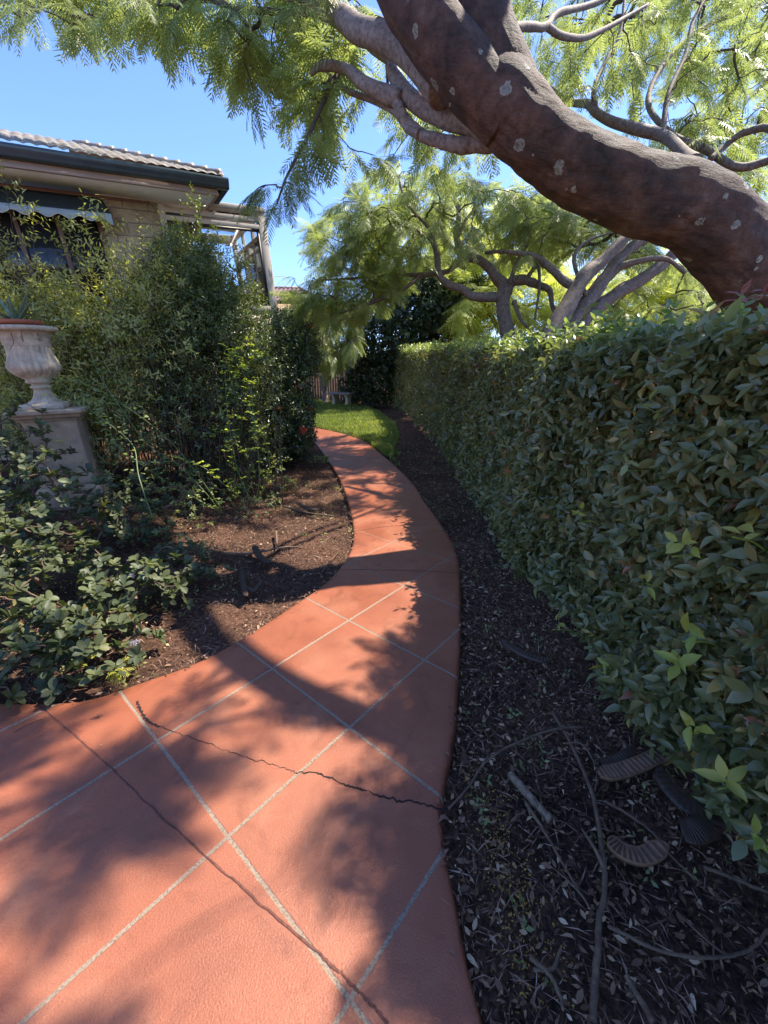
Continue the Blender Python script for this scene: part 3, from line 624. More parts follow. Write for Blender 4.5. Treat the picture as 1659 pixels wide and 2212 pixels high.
# glazed sunroom on the end of the house
sr = Acc()
X0, X1, Y0, Y1 = -.88, .78, .74, 2.6
zt, zb = -.1, -1.6
for b in [(X0, X1, Y0, Y0 + .08, zt - .09, zt), (X0, X1 + .02, Y0 - .03, Y0, zt - .06, zt + .01), (X0, X1, Y0 + .01, Y0 + .07, zt - .2, zt - .13), (X0, X1, Y0 - .01, Y0 + .07, zt - .31, zt - .24),
          (X1 - .12, X1, Y0 - .012, Y0 + .1, -4.4, zt - .02), (X1 + .001, X1 + .03, Y0 + .03, Y0 + .07, -4.4, zt - .07), (X0, X1, Y0 + .0, Y0 + .08, zb - .1, zb + .0), (X0 - .02, X0 + .07, Y0 - .012, Y0 + .08, -4.4, zt - .1),
          (X0, X1, Y1 - .08, Y1, zt - .15, zt), (X1 - .1, X1, Y1 - .1, Y1, -4.4, zt), (X0, X1, Y1 - .06, Y1, zb - .08, zb), (X1 - .08, X1, Y0 + .1, Y1 - .1, zt - .09, zt - .01), (X1 - .08, X1, Y0 + .1, Y1 - .1, zt - .39, zt - .34), (X1 - .08, X1, Y0 + .1, Y1 - .1, zb - .08, zb)]: sr.add(*box(*b))
for f in (.33, .66): y = Y0 + (Y1 - Y0) * f; sr.add(*box(X0, X1 - .05, y - .025, y + .025, zt - .07, zt - .015)); sr.add(*box(X1 - .07, X1 - .01, y - .03, y + .03, -4.4, zt))
for f in (.3, .62): x = X0 + (X1 - X0) * f; sr.add(*box(x - .03, x + .03, Y1 - .07, Y1 - .01, zb, zt - .15))
for z in (-.62, -.95, -1.28): sr.add(*box(X1 - .05, X1 - .03, Y0 + .1, Y1 - .1, z - .015, z + .015))
srf = bevel(sr.build('sunroom_frame', M['wood'], house, world=False), .006)
sl_ = Acc()
for b in [(X1 - .16, X1 - .125, Y0 + .004, Y0 + .05, zb + .002, zt - .314), (X0 + .07, X1 - .162, Y0 + .004, Y0 + .05, zt - .345, zt - .314), (X0 + .07, X1 - .162, Y0 + .004, Y0 + .05, zb + .002, zb + .03)]: sl_.add(*box(*b))
sl_.build('window_seal', M['rubber'], srf, world=False)
gl = Acc()
for b in [(X0 + .07, X1 - .162, Y0 + .024, Y0 + .03, zb + .03, zt - .345), (X0 + .02, X1 - .12, Y0 + .03, Y0 + .036, zt - .24, zt - .2), (X0, X1 - .09, Y0 + .08, Y1 - .08, zt - .012, zt - .008), (X1 - .045, X1 - .042, Y0 + .1, Y1 - .1, zb, zt - .39)]: gl.add(*box(*b))
gl.build('pane', M['glass'], srf, world=False)
hb = Acc()
for k in range(14): x = X0 + .08 + k * .108; hb.add(*box(x, x + .095, Y0 + .02, Y0 + .045, -4.4, zb - .1))
hb.build('boarding', M['wood'], house, world=False)

# neighbour's house beyond the sunroom
nb = thing('neighbour_house', 'distant house whose purple brown tiled roof shows between sunroom and trees', 'house', at(640, 690, 26) * [1, 1, 0])
def nroof():
    A = at(560, 660, 26); B = at(640, 626, 28); 
    ez = at(600, 652, 26)[2]; rz = at(630, 626, 29)[2]; xl = at(480, 650, 26)[0]; xr = at(700, 650, 26)[0]; y0 = A[1]; y1 = y0 + 3.4; xr2 = at(650, 626, 29)[0]
    n, m = 240, 60; uu = np.linspace(0, 1, n); vv = np.linspace(0, 1, m)
    u, v = np.meshgrid(uu, vv); x = xl + u * ((xr + (xr2 - xr) * v) - xl); y = y0 + v * (y1 - y0); z = ez + v * (rz - ez) + .05 * np.abs(np.sin(x * np.pi / .3)) + .06 * (1 - (v * 9 % 1))
    i = np.arange(m - 1)[:, None] * n; j = np.arange(n - 1)[None]
    mesh('roof', np.stack([x, y, z], -1).reshape(-1, 3), np.stack([i + j, i + j + 1, i + n + j + 1, i + n + j], -1).reshape(-1, 4), M['purple tile'], nb)
    a = Acc(); a.add(np.array([[xr, y0, ez], [xr, y1 + 3.4, ez], [xr2, y1, rz]]), np.array([[0, 1, 2]])); a.add(np.array([[xl, y1 + 3.4, ez], [xr, y1 + 3.4, ez], [xr2, y1, rz], [xl, y1, rz]]), np.array([[0, 1, 2, 3]])); a.build('roof', M['purple tile'], nb)
    for p, q in (((xl, y1, rz), (xr2, y1, rz)), ((xr2, y1, rz), (xr, y0, ez))):
        V, F = tube(np.array([p, q]) + [0, 0, .04], .12, 8, 4); mesh('ridge_cap', V, F, M['purple tile'], nb, smooth=True)
    V, F = box(xl, xr - .5, y0 + .5, y1 + 2.9, 0, ez - .05); mesh('wall', V, F, M['stonewall'], nb)
nroof()

# paling fence at the back
fy = 17.5
fence = thing('paling_fence', 'tan timber paling fence behind the far bench and trees', 'fence', (-2, fy, gz(-2, fy)))
a = Acc(); r_ = np.random.default_rng(5)
for k in range(120):
    x = -7 + k * .105; y = fy + (x + 2) * .12; z = gz(x, y) - .1; V, F = box(x, x + .09, y, y + .018, z, z + 1.9 + r_.uniform(-.01, .01)); V[:, 1] += r_.uniform(-.006, .006); a.add(V, F)
a.build('palings', M['palings'], fence)
for zr in (.35, 1.5):
    V, F = tube([(-7, fy - .6 - .04, gz(-7, fy) + zr), (5.6, fy + .91 - .04, gz(5, fy) + zr)], .03, 4, 6); mesh('rail', V, F, M['palings'], fence)
for x in (-6, -3.6, -1.2, 1.2, 3.6): V, F = box(x, x + .08, fy + (x + 2) * .12 + .05, fy + (x + 2) * .12 + .13, gz(x, fy) - .2, gz(x, fy) + 1.8); mesh('post', V, F, M['palings'], fence)

# ---------------------------------------------------------------- urn, pedestal, pot, aloe
UP = Matrix(((1, 0, U[0], 0), (0, 1, U[1], 0), (0, 0, 1, 0), (0, 0, 0, 1)))   # plumb line of the sloping garden
DU = 4.3
def plumb(o, p, rz=0, sc_=1.): o.matrix_world = Matrix.Translation(Vector([float(v) for v in p])) @ UP @ Matrix.Rotation(rz, 4, 'Z') @ Matrix.Scale(sc_, 4)
foot = at(103, 882, DU); pxm = DU / FL
ped = thing('pedestal', 'square buff stone pedestal standing in the left bed under the urn', 'pedestal')
hp_ = float(foot[2] - gz(foot[0], foot[1])) + .06
plumb(ped, foot - np.array([U[0], U[1], 1]) * hp_, R(24))
def sq(levels):        # square stacked sections: (half, z)
    V = []; 
    for h_, z in levels: V += [[-h_, -h_, z], [h_, -h_, z], [h_, h_, z], [-h_, h_, z]]
    F = []
    for k in range(len(levels) - 1):
        for q in range(4): F.append([4 * k + q, 4 * k + (q + 1) % 4, 4 * k + 4 + (q + 1) % 4, 4 * k + 4 + q])
    F.append([3, 2, 1, 0]); t = 4 * (len(levels) - 1); F.append([t, t + 1, t + 2, t + 3]); return np.array(V, float), np.array(F)
for nm, lv, mt in (('cap', [(.27, hp_ - .09), (.29, hp_ - .075), (.3, hp_ - .05), (.325, hp_ - .04), (.325, hp_)], 'pedestal'), ('shaft', [(.255, .26), (.25, .3), (.235, .34), (.225, hp_ - .2), (.24, hp_ - .12), (.268, hp_ - .092)], 'pedestal'), ('base', [(.3, 0), (.3, .22), (.27, .258)], 'pedestal')):
    V, F = sq(lv); bevel(mesh(nm, V, F, M[mt], ped, world=False), .008)
urn = thing('garden_urn', 'fluted pale stone urn on a square foot standing on the pedestal', 'urn'); plumb(urn, foot + np.array([0, 0, .001]), R(24), .88)
V, F = sq([(.21, 0), (.215, .02), (.215, .05), (.2, .065)]); bevel(mesh('foot', V, F, M['stone'], urn, world=False), .006)
pf = [(.195, .064), (.17, .075), (.13, .1), (.1, .14), (.082, .19), (.075, .23), (.1, .236), (.105, .25), (.1, .262), (.08, .27), (.09, .285), (.13, .3), (.135, .315), (.12, .33), (.16, .36), (.215, .4), (.245, .44), (.255, .475), (.25, .51), (.23, .55), (.215, .6), (.21, .66), (.215, .72), (.228, .78), (.248, .83), (.27, .845), (.3, .85), (.32, .86), (.325, .88), (.32, .9), (.3, .905), (.26, .9), (.24, .84), (.22, .7)]
fl = np.array([0, .05, .06, .07, .07, .04] + [0] * 8 + [.03, .06, .07, .06, .05, .05, .05, .05, .04, .03, .0] + [0] * 9)
V, F = lathe(pf, 192, fl); mesh('bowl', V, F, M['stone'], urn, world=False, smooth=True)
pot = thing('terracotta_pot', 'orange terracotta pot set inside the stone urn', 'plant pot'); plumb(pot, foot + np.array([U[0], U[1], 1]) * .635, 0, .88)
V, F = lathe([(.0, .0), (.17, 0), (.2, .2), (.225, .2), (.23, .24), (.225, .245), (.205, .245), (.2, .21)], 64); mesh('pot_body', V, F, M['terracotta'], pot, world=False, smooth=False)
V, F = lathe([(.203, .215), (.1, .22), (.0, .225)], 32); mesh('soil', V, F, M['soilpot'], pot, world=False, smooth=True)
aloe = thing('aloe_plant', 'grey green aloe with long pointed leaves growing in the urn', 'plant'); plumb(aloe, foot + np.array([U[0], U[1], 1]) * .825, 0, .95)
def aloe_leaf(az, L, el, bend, w, seed):
    n = 16; t = np.linspace(0, 1, n); ang = el - bend * t
    x = np.concatenate([[0], np.cumsum(np.cos(ang[:-1]))]) * L / n; z = np.concatenate([[0], np.cumsum(np.sin(ang[:-1]))]) * L / n
    ww = w * (1 - t) ** .7 * (1 - .25 * (1 - t) ** 3); th = ww * .32
    rows = []
    for k in range(n):
        tx, tz = math.cos(ang[k]), math.sin(ang[k]); 
        for (a, b2) in ((-1, .5), (-.6, -.35), (0, -.9), (.6, -.35), (1, .5), (.5, .15), (0, 0), (-.5, .15)):
            rows.append([x[k] - tz * b2 * th[k], a * ww[k], z[k] + tx * b2 * th[k]])
    V = np.array(rows); F = []
    for k in range(n - 1):
        for q in range(8): F.append([8 * k + q, 8 * k + (q + 1) % 8, 8 * k + 8 + (q + 1) % 8, 8 * k + 8 + q])
    F = np.array(F); V = V + [.03, 0, 0]
    # marginal teeth
    T = []; TF = []
    for k in range(1, n - 2):
        for s in (0, 4):
            a0, a1 = V[8 * k + s], V[8 * k + 8 + s]; c_ = (a0 + a1) / 2 + np.array([0, -.006 if s == 0 else .006, 0]); b0 = len(V) + len(T); T += [a0 * .6 + a1 * .4, a0 * .4 + a1 * .6, c_]; TF.append([b0, b0 + 1, b0 + 2])
    V = np.vstack([V, T]); return rotz(V, az), [F, np.array(TF)]
for az, L, el, bd, w in [(R(-10), .42, R(62), .5, .036), (R(-25), .44, R(30), .15, .034), (R(150), .42, R(58), .4, .036), (R(200), .4, R(35), .5, .034), (R(-70), .3, R(18), .1, .034), (R(-50), .34, R(48), -.2, .034), (R(90), .4, R(60), .3, .034), (R(250), .36, R(40), .3, .034), (R(30), .38, R(44), .5, .034), (R(300), .28, R(68), .3, .03), (R(120), .33, R(30), .2, .032), (R(-5), .34, R(4), -.25, .028)]:
    V, F = aloe_leaf(az, L, el, bd, w, 1); mesh('leaf', V, F, M['aloe'], aloe, smooth=True, world=False)
a = Acc()
for k in range(16):
    az = rng.uniform(0, 6.28); p = [(.05 * math.cos(az), .05 * math.sin(az), -.01)]
    for t in range(1, 7): rr = .05 + .05 * t; p.append((rr * math.cos(az) + rng.normal(0, .012), rr * math.sin(az) + rng.normal(0, .012), .02 - .012 * t * t * rng.uniform(.3, 1.1)))
    V, F = tube(p, [.004, .002], 5, 20); a.add(V, F)
a.build('root', M['darkstem'], aloe, world=False)
# low block wall behind the urn at the left
gw = thing('garden_wall', 'low mauve grey stone block wall behind the urn at the left edge', 'garden wall', ground(20, 985))
V, F = box(-1.4, .75, 0, .22, -.2, .42); Vr = rotz(V, R(25)); o_ = mesh('blocks', Vr, F, M['stonewall'], gw, world=False); bevel(o_, .02)

# ---------------------------------------------------------------- plants: shared growth code
GA = 2.39996
def sprigs(ac, P, D, k, length, size, T, r, spread=.9, up=.35, jit=.25, rv=.12):
    """leaves set spirally along short shoots P -> P+D*length"""
    D = nrm(D); n = len(P); ref = np.where(np.abs(D[:, 2:3]) < .9, [[0, 0, 1.]], [[1., 0, 0]]); A = nrm(np.cross(D, ref)); B = np.cross(D, A); ph = rng.uniform(0, 6.28, n)
    size = np.broadcast_to(size, (n,)); length = np.broadcast_to(length, (n,))
    for q in range(k):
        t = (q + .5) / k; th = ph + GA * q; rad = np.cos(th)[:, None] * A + np.sin(th)[:, None] * B
        Y = nrm(D * (.25 + .6 * t) + rad * spread + rng.normal(0, jit, (n, 3)) * .5); Z = D * .8 - rad * .2 + np.array([0, 0, up]) + rng.normal(0, jit, (n, 3))
        put(ac, T, P + D * (length * t)[:, None], Y, Z, size * rng.uniform(.65, 1.1, n) * (1 - .25 * abs(t - .5)), np.clip(r + rng.normal(0, rv, n), 0, 1))
def grow(seeds, tips, bias=1.0):
    """join tips to a skeleton one after the other, nearest first; returns parent index per tip"""
    seeds = np.asarray(seeds); tips = np.asarray(tips); ns, n = len(seeds), len(tips); N = np.vstack([seeds, tips])
    d = np.linalg.norm(tips[:, None] - seeds[None], axis=2); best = d.argmin(1); bd = d.min(1); par = np.full(n, -1); done = np.zeros(n, bool); order = []
    for _ in range(n):
        i = np.where(done, 1e9, bd).argmin(); done[i] = True; par[i] = best[i]; order.append(i)
        dd = np.linalg.norm(tips - tips[i], axis=1) * bias; m = (dd < bd) & ~done; best[m] = ns + i; bd[m] = dd[m]
    cnt = np.ones(n)
    for i in order[::-1]:
        if par[i] >= ns: cnt[par[i] - ns] += cnt[i]
    return N, par, cnt, ns
def twigs(ac, seeds, tips, r0=.0035, k=.0035, sides=5, sag=.12, bias=1.):
    N, par, cnt, ns = grow(seeds, tips, bias); D = np.zeros((len(tips), 3))
    for i, p in enumerate(par):
        a, b = N[p], tips[i]; L = np.linalg.norm(b - a) + 1e-6; D[i] = (b - a) / L
        mid = (a + b) / 2 + rng.normal(0, .07 * L, 3) + [0, 0, sag * L * .5]; m2 = a + (b - a) * .25 + rng.normal(0, .05 * L, 3)
        ra = min(r0 + k * math.sqrt(cnt[i]), .03); rb = r0 + k * .6 * math.sqrt(max(cnt[i] - 1, .3)); rb = min(rb, ra)
        V, F = tube([a, m2, mid, b], [ra, rb], sides if L > .15 else 4, 7, cap=False); ac.add(V, F)
    return D
def sprays(ac, P, D, nf, size, T, r, droop=.35, tw=None, flat=.5):
    """feathery leaves arranged alternately on a twig end"""
    n = len(P); D = nrm(D * [1, 1, flat] + rng.normal(0, .25, (n, 3)) * [1, 1, .4] - [0, 0, .12]); upv = nrm(np.array([0, 0, 1]) + rng.normal(0, .22, (n, 3))); S = nrm(np.cross(D, upv)); L = np.full(n, .42 * size)
    for q in range(nf):
        t = q / (nf - 1); s = 1 if q % 2 else -1; w = 1 - .75 * t
        Y = D * (.35 + .8 * t) + S * (s * w * rng.uniform(.7, 1.1, (n, 1))) + rng.normal(0, .16, (n, 3)) - np.array([0, 0, 1]) * (droop * rng.uniform(.3, 1.5, (n, 1)))
        Z = upv + rng.normal(0, .2, (n, 3)); pos = P + D * (L * (t - .25))[:, None] - np.array([0, 0, .03]) * t
        put(ac, T, pos, Y, Z, size * rng.uniform(.75, 1.15, n), np.clip(r + rng.normal(0, .1, n), 0, 1))
    if tw is not None:
        for p, d, l in zip(P, D, L): V, F = tube([p - d * l * .3, p + d * l * .3, p + d * l * .75 - [0, 0, .03]], [.004, .0015], 4, 4, cap=False); tw.add(V, F)
def sample_px(poly, n, dmin, dmax, pw=1.):
    poly = np.asarray(poly, float); out = []
    while len(out) < n:
        p = np.column_stack([rng.uniform(poly[:, 0].min(), poly[:, 0].max(), 400), rng.uniform(poly[:, 1].min(), poly[:, 1].max(), 400)]); out += list(p[inpoly(p, poly)])
    return np.array([at(x, y, dmin + (dmax - dmin) * rng.random() ** pw) for x, y in out[:n]])
def limb(name, nodes, radii, parent, mat, sides=14, n=None, seeds=None, kn=.12, s=0):
    """nodes (px, py, depth); radii in plate units"""
    P = np.array([at(*q) for q in nodes]); rad = np.array([r * q[2] / FL for r, q in zip(np.interp(np.linspace(0, 1, len(nodes)), np.linspace(0, 1, len(radii)), radii), nodes)])
    n = n or max(12, 6 * len(nodes)); t = np.linspace(0, 1, n)
    V, F = tube(P, rad, sides, n, lambda u, th, PP: 1 + kn * noise3(np.stack([u * 14 + 0 * th, np.cos(th) + 0 * u, np.sin(th) + 0 * u], -1), 1.1, s))
    mesh(name, V, F, mat, parent, smooth=True)
    if seeds is not None: seeds.extend(list(catmull(P, n)[1:]))
    return P

def leafmass(ac, blobs, dens, size, T, k=5, length=.12, rb=(.1, .85), fill=.5, spread=.9):
    for c, rad in blobs:
        c = np.array(c, float); rad = np.array(rad, float); area = 4 * math.pi * np.mean(rad) ** 2; n = int(area * dens); v = rdir(n)
        s = 1 + .16 * noise3(v * rad, 2.6, 17) + .1 * noise3(v * rad, 6, 18) - fill * rng.random(n) ** 2.2
        P = c + v * rad * s[:, None]; P = P[P[:, 2] > gz(P[:, 0], P[:, 1]) + .05]; v = (P - c) / rad; D = nrm(v) * .8 + rng.normal(0, .45, P.shape) + [0, 0, .25]
        sprigs(ac, P, D, k, length, size, T, np.clip(rng.uniform(*rb, len(P)) * rng.uniform(.5, 1, len(P)), 0, 1), spread, .4, .3, .06)

# ---------------------------------------------------------------- big leaning tree
tb = at(1800, 900, 4.1)
t1 = thing('poinciana_tree', 'big old tree with thick red brown lichen spotted trunk leaning left over the path', 'tree', (tb[0], tb[1], 0))
TN = [(1850, 1150, 4.3), (1815, 930, 4.2), (1770, 790, 4.1), (1705, 680, 4.0), (1645, 600, 3.85), (1565, 506, 3.65), (1478, 443, 3.5), (1385, 412, 3.4), (1290, 380, 3.3), (1215, 332, 3.2), (1150, 280, 3.1), (1085, 205, 3.05), (1045, 140, 3.12)]
TR = [190, 150, 124, 108, 98, 95, 97, 96, 90, 88, 84, 90, 74]
TN = [(q[0], q[1] + 7, q[2]) for q in TN]; P = np.array([at(*q) for q in TN]); rad = np.array([r * q[2] / FL for r, q in zip(TR, TN)])
nr, ns_ = 260, 96
def trunkf(u, th, PP):
    Q = np.stack([u * 9 + 0 * th, 1.0 * np.cos(th) + 0 * u, 1.0 * np.sin(th) + 0 * u], -1)
    return 1 + .055 * noise3(Q, 1.3, 4) + .03 * np.clip(noise3(Q, 3.4, 44), 0, 1) + .018 * noise3(Q * [.35, 1, 1], 6, 5) + .012 * noise3(Q, 7, 6) + .008 * noise3(Q * [2.5, .5, .5], 9, 7)
rad = rad * .765; rr2 = np.interp(np.linspace(0, len(TN) - 1, nr), np.arange(len(TN)), rad)
V, F = tube(P, rr2, ns_, nr, trunkf); mesh('trunk', V, F, M['bark'], t1, smooth=True)
seeds = list(catmull(P, 60)[20:])
def biglimb(nodes, radii, s):
    P = np.array([at(*q) for q in nodes]); rad = np.array([r * q[2] / FL for r, q in zip(radii, nodes)]); n = 120
    r_i = np.interp(np.linspace(0, len(nodes) - 1, n), np.arange(len(nodes)), rad)
    V, F = tube(P, r_i, 64, n, lambda u, th, PP: 1 + .05 * noise3(np.stack([u * 5 + 0 * th, np.cos(th) + 0 * u, np.sin(th) + 0 * u], -1), 1.3, s) + .02 * noise3(np.stack([u * 1.6 + 0 * th, np.cos(th) + 0 * u, np.sin(th) + 0 * u], -1), 7, s + 1))
    mesh('limb', V, F, M['bark'], t1, smooth=True); seeds.extend(list(catmull(P, 30)))
biglimb([(1128, 262, 3.1), (1085, 165, 3.05), (1045, 70, 3.02), (1033, 0, 3.02), (1036, -80, 3.1), (1060, -260, 3.4), (1130, -500, 4.0)], [52, 60, 63, 65, 68, 66, 50], 20)
biglimb([(1092, 262, 3.08), (1030, 185, 3.0), (968, 110, 2.95), (905, 20, 2.95), (868, -50, 3.0), (790, -250, 3.2), (640, -500, 3.7)], [52, 62, 62, 63, 67, 63, 46], 30)
limb('limb', [(960, 190, 3.3), (905, 140, 3.4), (862, 98, 3.5), (812, 76, 3.6), (770, 62, 3.7), (735, 38, 3.8), (690, 14, 3.9), (630, -10, 4.0), (540, -60, 4.2), (420, -110, 4.4)], [38, 31, 27, 24, 23, 20, 18, 14, 9, 5], t1, M['limb'], 18, 90, seeds, s=1)
limb('limb', [(1060, 280, 3.3), (1024, 268, 3.4), (964, 252, 3.55), (916, 231, 3.65), (880, 206, 3.7), (862, 182, 3.75), (848, 156, 3.8), (842, 130, 3.9), (800, 105, 4.1), (760, 60, 4.3)], [26, 24, 21, 19, 17, 15, 13, 10, 7, 4], t1, M['limb'], 16, 80, seeds, s=2)
limb('limb', [(868, 215, 3.7), (832, 203, 3.75), (786, 180, 3.8), (750, 152, 3.85), (715, 142, 3.9), (688, 146, 3.95), (672, 160, 4.0)], [17, 15, 12, 10, 8, 5], t1, M['limb'], 14, 60, seeds, s=3)
limb('limb', [(1110, 302, 3.3), (1078, 307, 3.4), (1024, 312, 3.5), (988, 314, 3.55), (956, 306, 3.6), (922, 297, 3.65), (896, 280, 3.7), (874, 256, 3.7), (862, 232, 3.7), (855, 208, 3.72)], [20, 17, 16, 15, 14, 12, 11, 11, 12, 10], t1, M['limb'], 16, 80, seeds, s=4)
limb('limb', [(905, 290, 3.65), (880, 278, 3.7), (850, 240, 3.8), (800, 215, 3.95), (740, 190, 4.1), (705, 150, 4.2), (690, 110, 4.3), (640, 60, 4.4)], [9, 7, 6, 5, 4, 3], t1, M['limb'], 10, 60, seeds, s=5)
limb('limb', [(735, 150, 4.0), (712, 190, 3.95), (690, 240, 3.9), (668, 290, 3.9), (640, 340, 3.85), (615, 392, 3.85), (598, 440, 3.85)], [6, 5, 4, 3, 2], t1, M['twig'], 8, 50, seeds, s=6)
limb('limb', [(862, 98, 3.5), (770, 45, 3.7), (690, 30, 3.9), (600, 25, 4.0), (520, 20, 4.1), (440, 0, 4.2), (300, 20, 4.2), (200, 40, 4.2), (90, 10, 4.2)], [10, 8, 6, 6, 5, 4, 3], t1, M['twig'], 8, 90, seeds, s=7)
limb('limb', [(1090, 60, 3.2), (1140, 58, 3.4), (1180, 57, 3.6), (1204, 30, 3.8), (1288, 6, 4.2), (1380, -40, 4.6)], [9, 8, 7, 6, 4], t1, M['limb2'], 10, 50, seeds, s=8)
limb('limb', [(1180, 57, 3.6), (1216, 78, 3.8), (1264, 81, 4.1), (1330, 50, 4.4), (1400, 10, 4.8)], [7, 7, 5, 3], t1, M['limb2'], 10, 40, seeds, s=9)
limb('limb', [(1500, 350, 3.8), (1480, 333, 4.2), (1438, 297, 4.6), (1384, 282, 4.8), (1324, 264, 5.0), (1288, 243, 5.1), (1270, 225, 5.2), (1228, 219, 5.4), (1190, 190, 5.6)], [14, 12, 11, 10, 9, 8, 7, 5], t1, M['limb2'], 12, 70, seeds, s=10)
limb('limb', [(1288, 243, 5.1), (1284, 190, 5.1), (1310, 130, 5.2), (1340, 70, 5.3), (1350, -10, 5.4)], [6, 5, 4, 3], t1, M['limb2'], 8, 40, seeds, s=11)
limb('limb', [(1700, 300, 4.2), (1659, 276, 4.4), (1600, 290, 4.6), (1563, 318, 4.7), (1534, 345, 4.7)], [8, 7, 6, 6], t1, M['limb2'], 10, 30, seeds, s=12)
limb('limb', [(1720, 330, 4.3), (1659, 348, 4.5), (1590, 360, 4.6), (1520, 320, 4.8), (1450, 290, 5), (1400, 220, 5.3), (1440, 130, 5.5), (1520, 60, 5.6), (1640, 10, 5.6)], [9, 8, 6, 5, 4], t1, M['limb2'], 10, 60, seeds, s=13)
limb('limb', [(1430, 300, 4.8), (1445, 200, 4.9), (1480, 120, 5.), (1500, 40, 5.1), (1560, -60, 5.2)], [6, 5, 4, 3], t1, M['limb2'], 8, 40, seeds, s=14)

CR = dict(
    a=([(-40, -120), (700, -120), (690, 90), (560, 80), (430, 60), (330, 60), (200, 70), (90, 30), (-40, 50)], 140, 3.6, 5.0),
    b=([(430, 40), (760, 40), (740, 240), (660, 240), (560, 210), (490, 130)], 58, 3.7, 5.0),
    c=([(690, 0), (1060, 0), (1100, 330), (960, 360), (760, 330), (700, 260)], 70, 4.2, 6.2),
    d=([(1080, -120), (1700, -120), (1700, 380), (1400, 300), (1240, 220), (1120, 90)], 210, 4.5, 7.5))
tw = Acc(); cr = Acc(); tips = np.vstack([sample_px(*CR[k][:2], *CR[k][2:]) for k in 'abcd'])
def infr(p): q = p - np.array([0, 0, CAMH]); d = q[1] * cp - q[2] * sp; u = q[1] * sp + q[2] * cp; return d > 0 and abs(q[0]) < d * 1.12 and abs(u) < d * 1.45
sdv = np.array(SD); hi = []  # unseen sprays added up the sun ray so their shadows fall on the paving
for n_, xr, yr, zr in ((230, (.08, .95), (.3, 2.2), (3.7, 4.9)), (48, (-2.2, -.25), (.35, 1.65), (4.8, 7))):
    c_ = np.column_stack([rng.uniform(*xr, n_ // 4), rng.uniform(*yr, n_ // 4)])
    for k_ in range(n_ * 5):
        if k_ % 5 == 0 or n_ > 50: q_ = np.array([rng.uniform(*xr), rng.uniform(*yr)])
        else: q_ = c_[rng.integers(len(c_))] + rng.normal(0, .1, 2)
        h_ = rng.uniform(*zr); p_ = np.array([q_[0], q_[1], 0]) + sdv * (h_ / sdv[2])
        if not infr(p_): hi.append(p_)
        if len([1 for _ in hi]) >= (230 if n_ > 50 else 278): break
hi = np.array(hi); print('hi', len(hi))
shade_limb = catmull([at(1130, -480, 4.0), [2.9, 4.2, 7.1], [3.5, 3.2, 6.1], [3.9, 2.7, 5.3], [4.2, 2.4, 4.7]], 60); V, F = tube(shade_limb, np.linspace(.14, .025, 60), 16); mesh('limb', V, F, M['bark'], t1, smooth=True)  # unseen limb added above the view to carry the shading sprays
hang = np.vstack([at(*q) for q in [(690, 250, 3.95), (665, 300, 3.9), (640, 340, 3.85), (655, 330, 3.95), (615, 395, 3.85), (600, 430, 3.85), (625, 370, 3.8), (575, 400, 3.9), (560, 405, 3.9), (635, 400, 3.8), (700, 280, 4.0), (680, 200, 4.0)]])
tips = np.vstack([tips, hang])
D = twigs(tw, np.array(seeds), tips, sag=.1); D = np.vstack([D, twigs(tw, shade_limb[20:], hi, sag=.05)]); sprays(cr, hi, np.vstack([D[-len(hi):]]), 10, .28, FROND, .5, .4); D = D[:-len(hi)]
near = np.linalg.norm(tips - [0, 0, CAMH], axis=1) < 5.2
sprays(cr, tips[near], D[near], 9, .27, FRONDF, .3, .5, tw); sprays(cr, tips[~near], D[~near], 9, .31, FROND, .5, .4, tw)
tw.build('twigs', M['twig'], t1, smooth=True); cr.build('crown', M['frond'], t1)
print('t1 faces', sum(len(x) for f in cr.F.values() for x in f))

# ---------------------------------------------------------------- trees beyond the hedge
def gpt(px, d, py=760): p = at(px, py, d); return (p[0], p[1], float(gz(p[0], p[1])))
b0 = gpt(1096, 7.2); t2 = thing('spreading_tree', 'grey brown feathery tree with a short forked trunk behind the hedge beside the dark shrub', 'tree', b0)
sd = []
D2 = 7.2
limb('trunk', [(1108, 930, D2), (1104, 800, D2), (1096, 719, D2), (1088, 676, D2), (1086, 647, D2), (1091, 626, D2)], [18, 17, 15, 14, 14, 15], t2, M['limb2'], 16, 50, sd, s=21)
limb('limb', [(1092, 655, D2), (1080, 643, D2), (1048, 642, 7.1), (1019, 640, 7.0), (1000, 625, 7), (976, 618, 7), (956, 604, 7), (947, 585, 7), (944, 551, 7.1), (932, 517, 7.2), (904, 503, 7.2), (846, 474, 7.3)], [11, 10, 10, 9, 8, 8, 7, 7, 6, 6, 5, 3], t2, M['limb2'], 12, 90, sd, s=22)
limb('limb', [(1089, 640, D2), (1086, 615, D2), (1070, 596, 7.2), (1053, 576, 7.2), (1033, 560, 7.3), (1004, 548, 7.4), (990, 527, 7.4), (985, 503, 7.5), (990, 450, 7.6), (960, 400, 7.8)], [14, 12, 11, 10, 9, 8, 7, 6, 5, 3], t2, M['limb2'], 12, 80, sd, s=23)
limb('limb', [(1040, 566, 7.25), (1000, 560, 7.3), (971, 584, 7.3), (932, 592, 7.4), (856, 594, 7.6), (784, 600, 7.8), (700, 605, 8.0)], [7, 6, 5, 5, 4, 3, 2], t2, M['limb2'], 10, 60, sd, s=24)
limb('limb', [(930, 592, 7.4), (904, 600, 7.4), (865, 628, 7.3), (784, 661, 7.3), (712, 682, 7.4)], [5, 4, 4, 3, 2], t2, M['limb2'], 8, 50, sd, s=25)
limb('limb', [(1089, 640, D2), (1105, 610, D2), (1134, 606, 7.1), (1163, 616, 7.1), (1187, 628, 7.1), (1192, 656, 7.1), (1201, 684, 7.1)], [12, 11, 9, 7, 5, 4], t2, M['limb2'], 10, 60, sd, s=26)
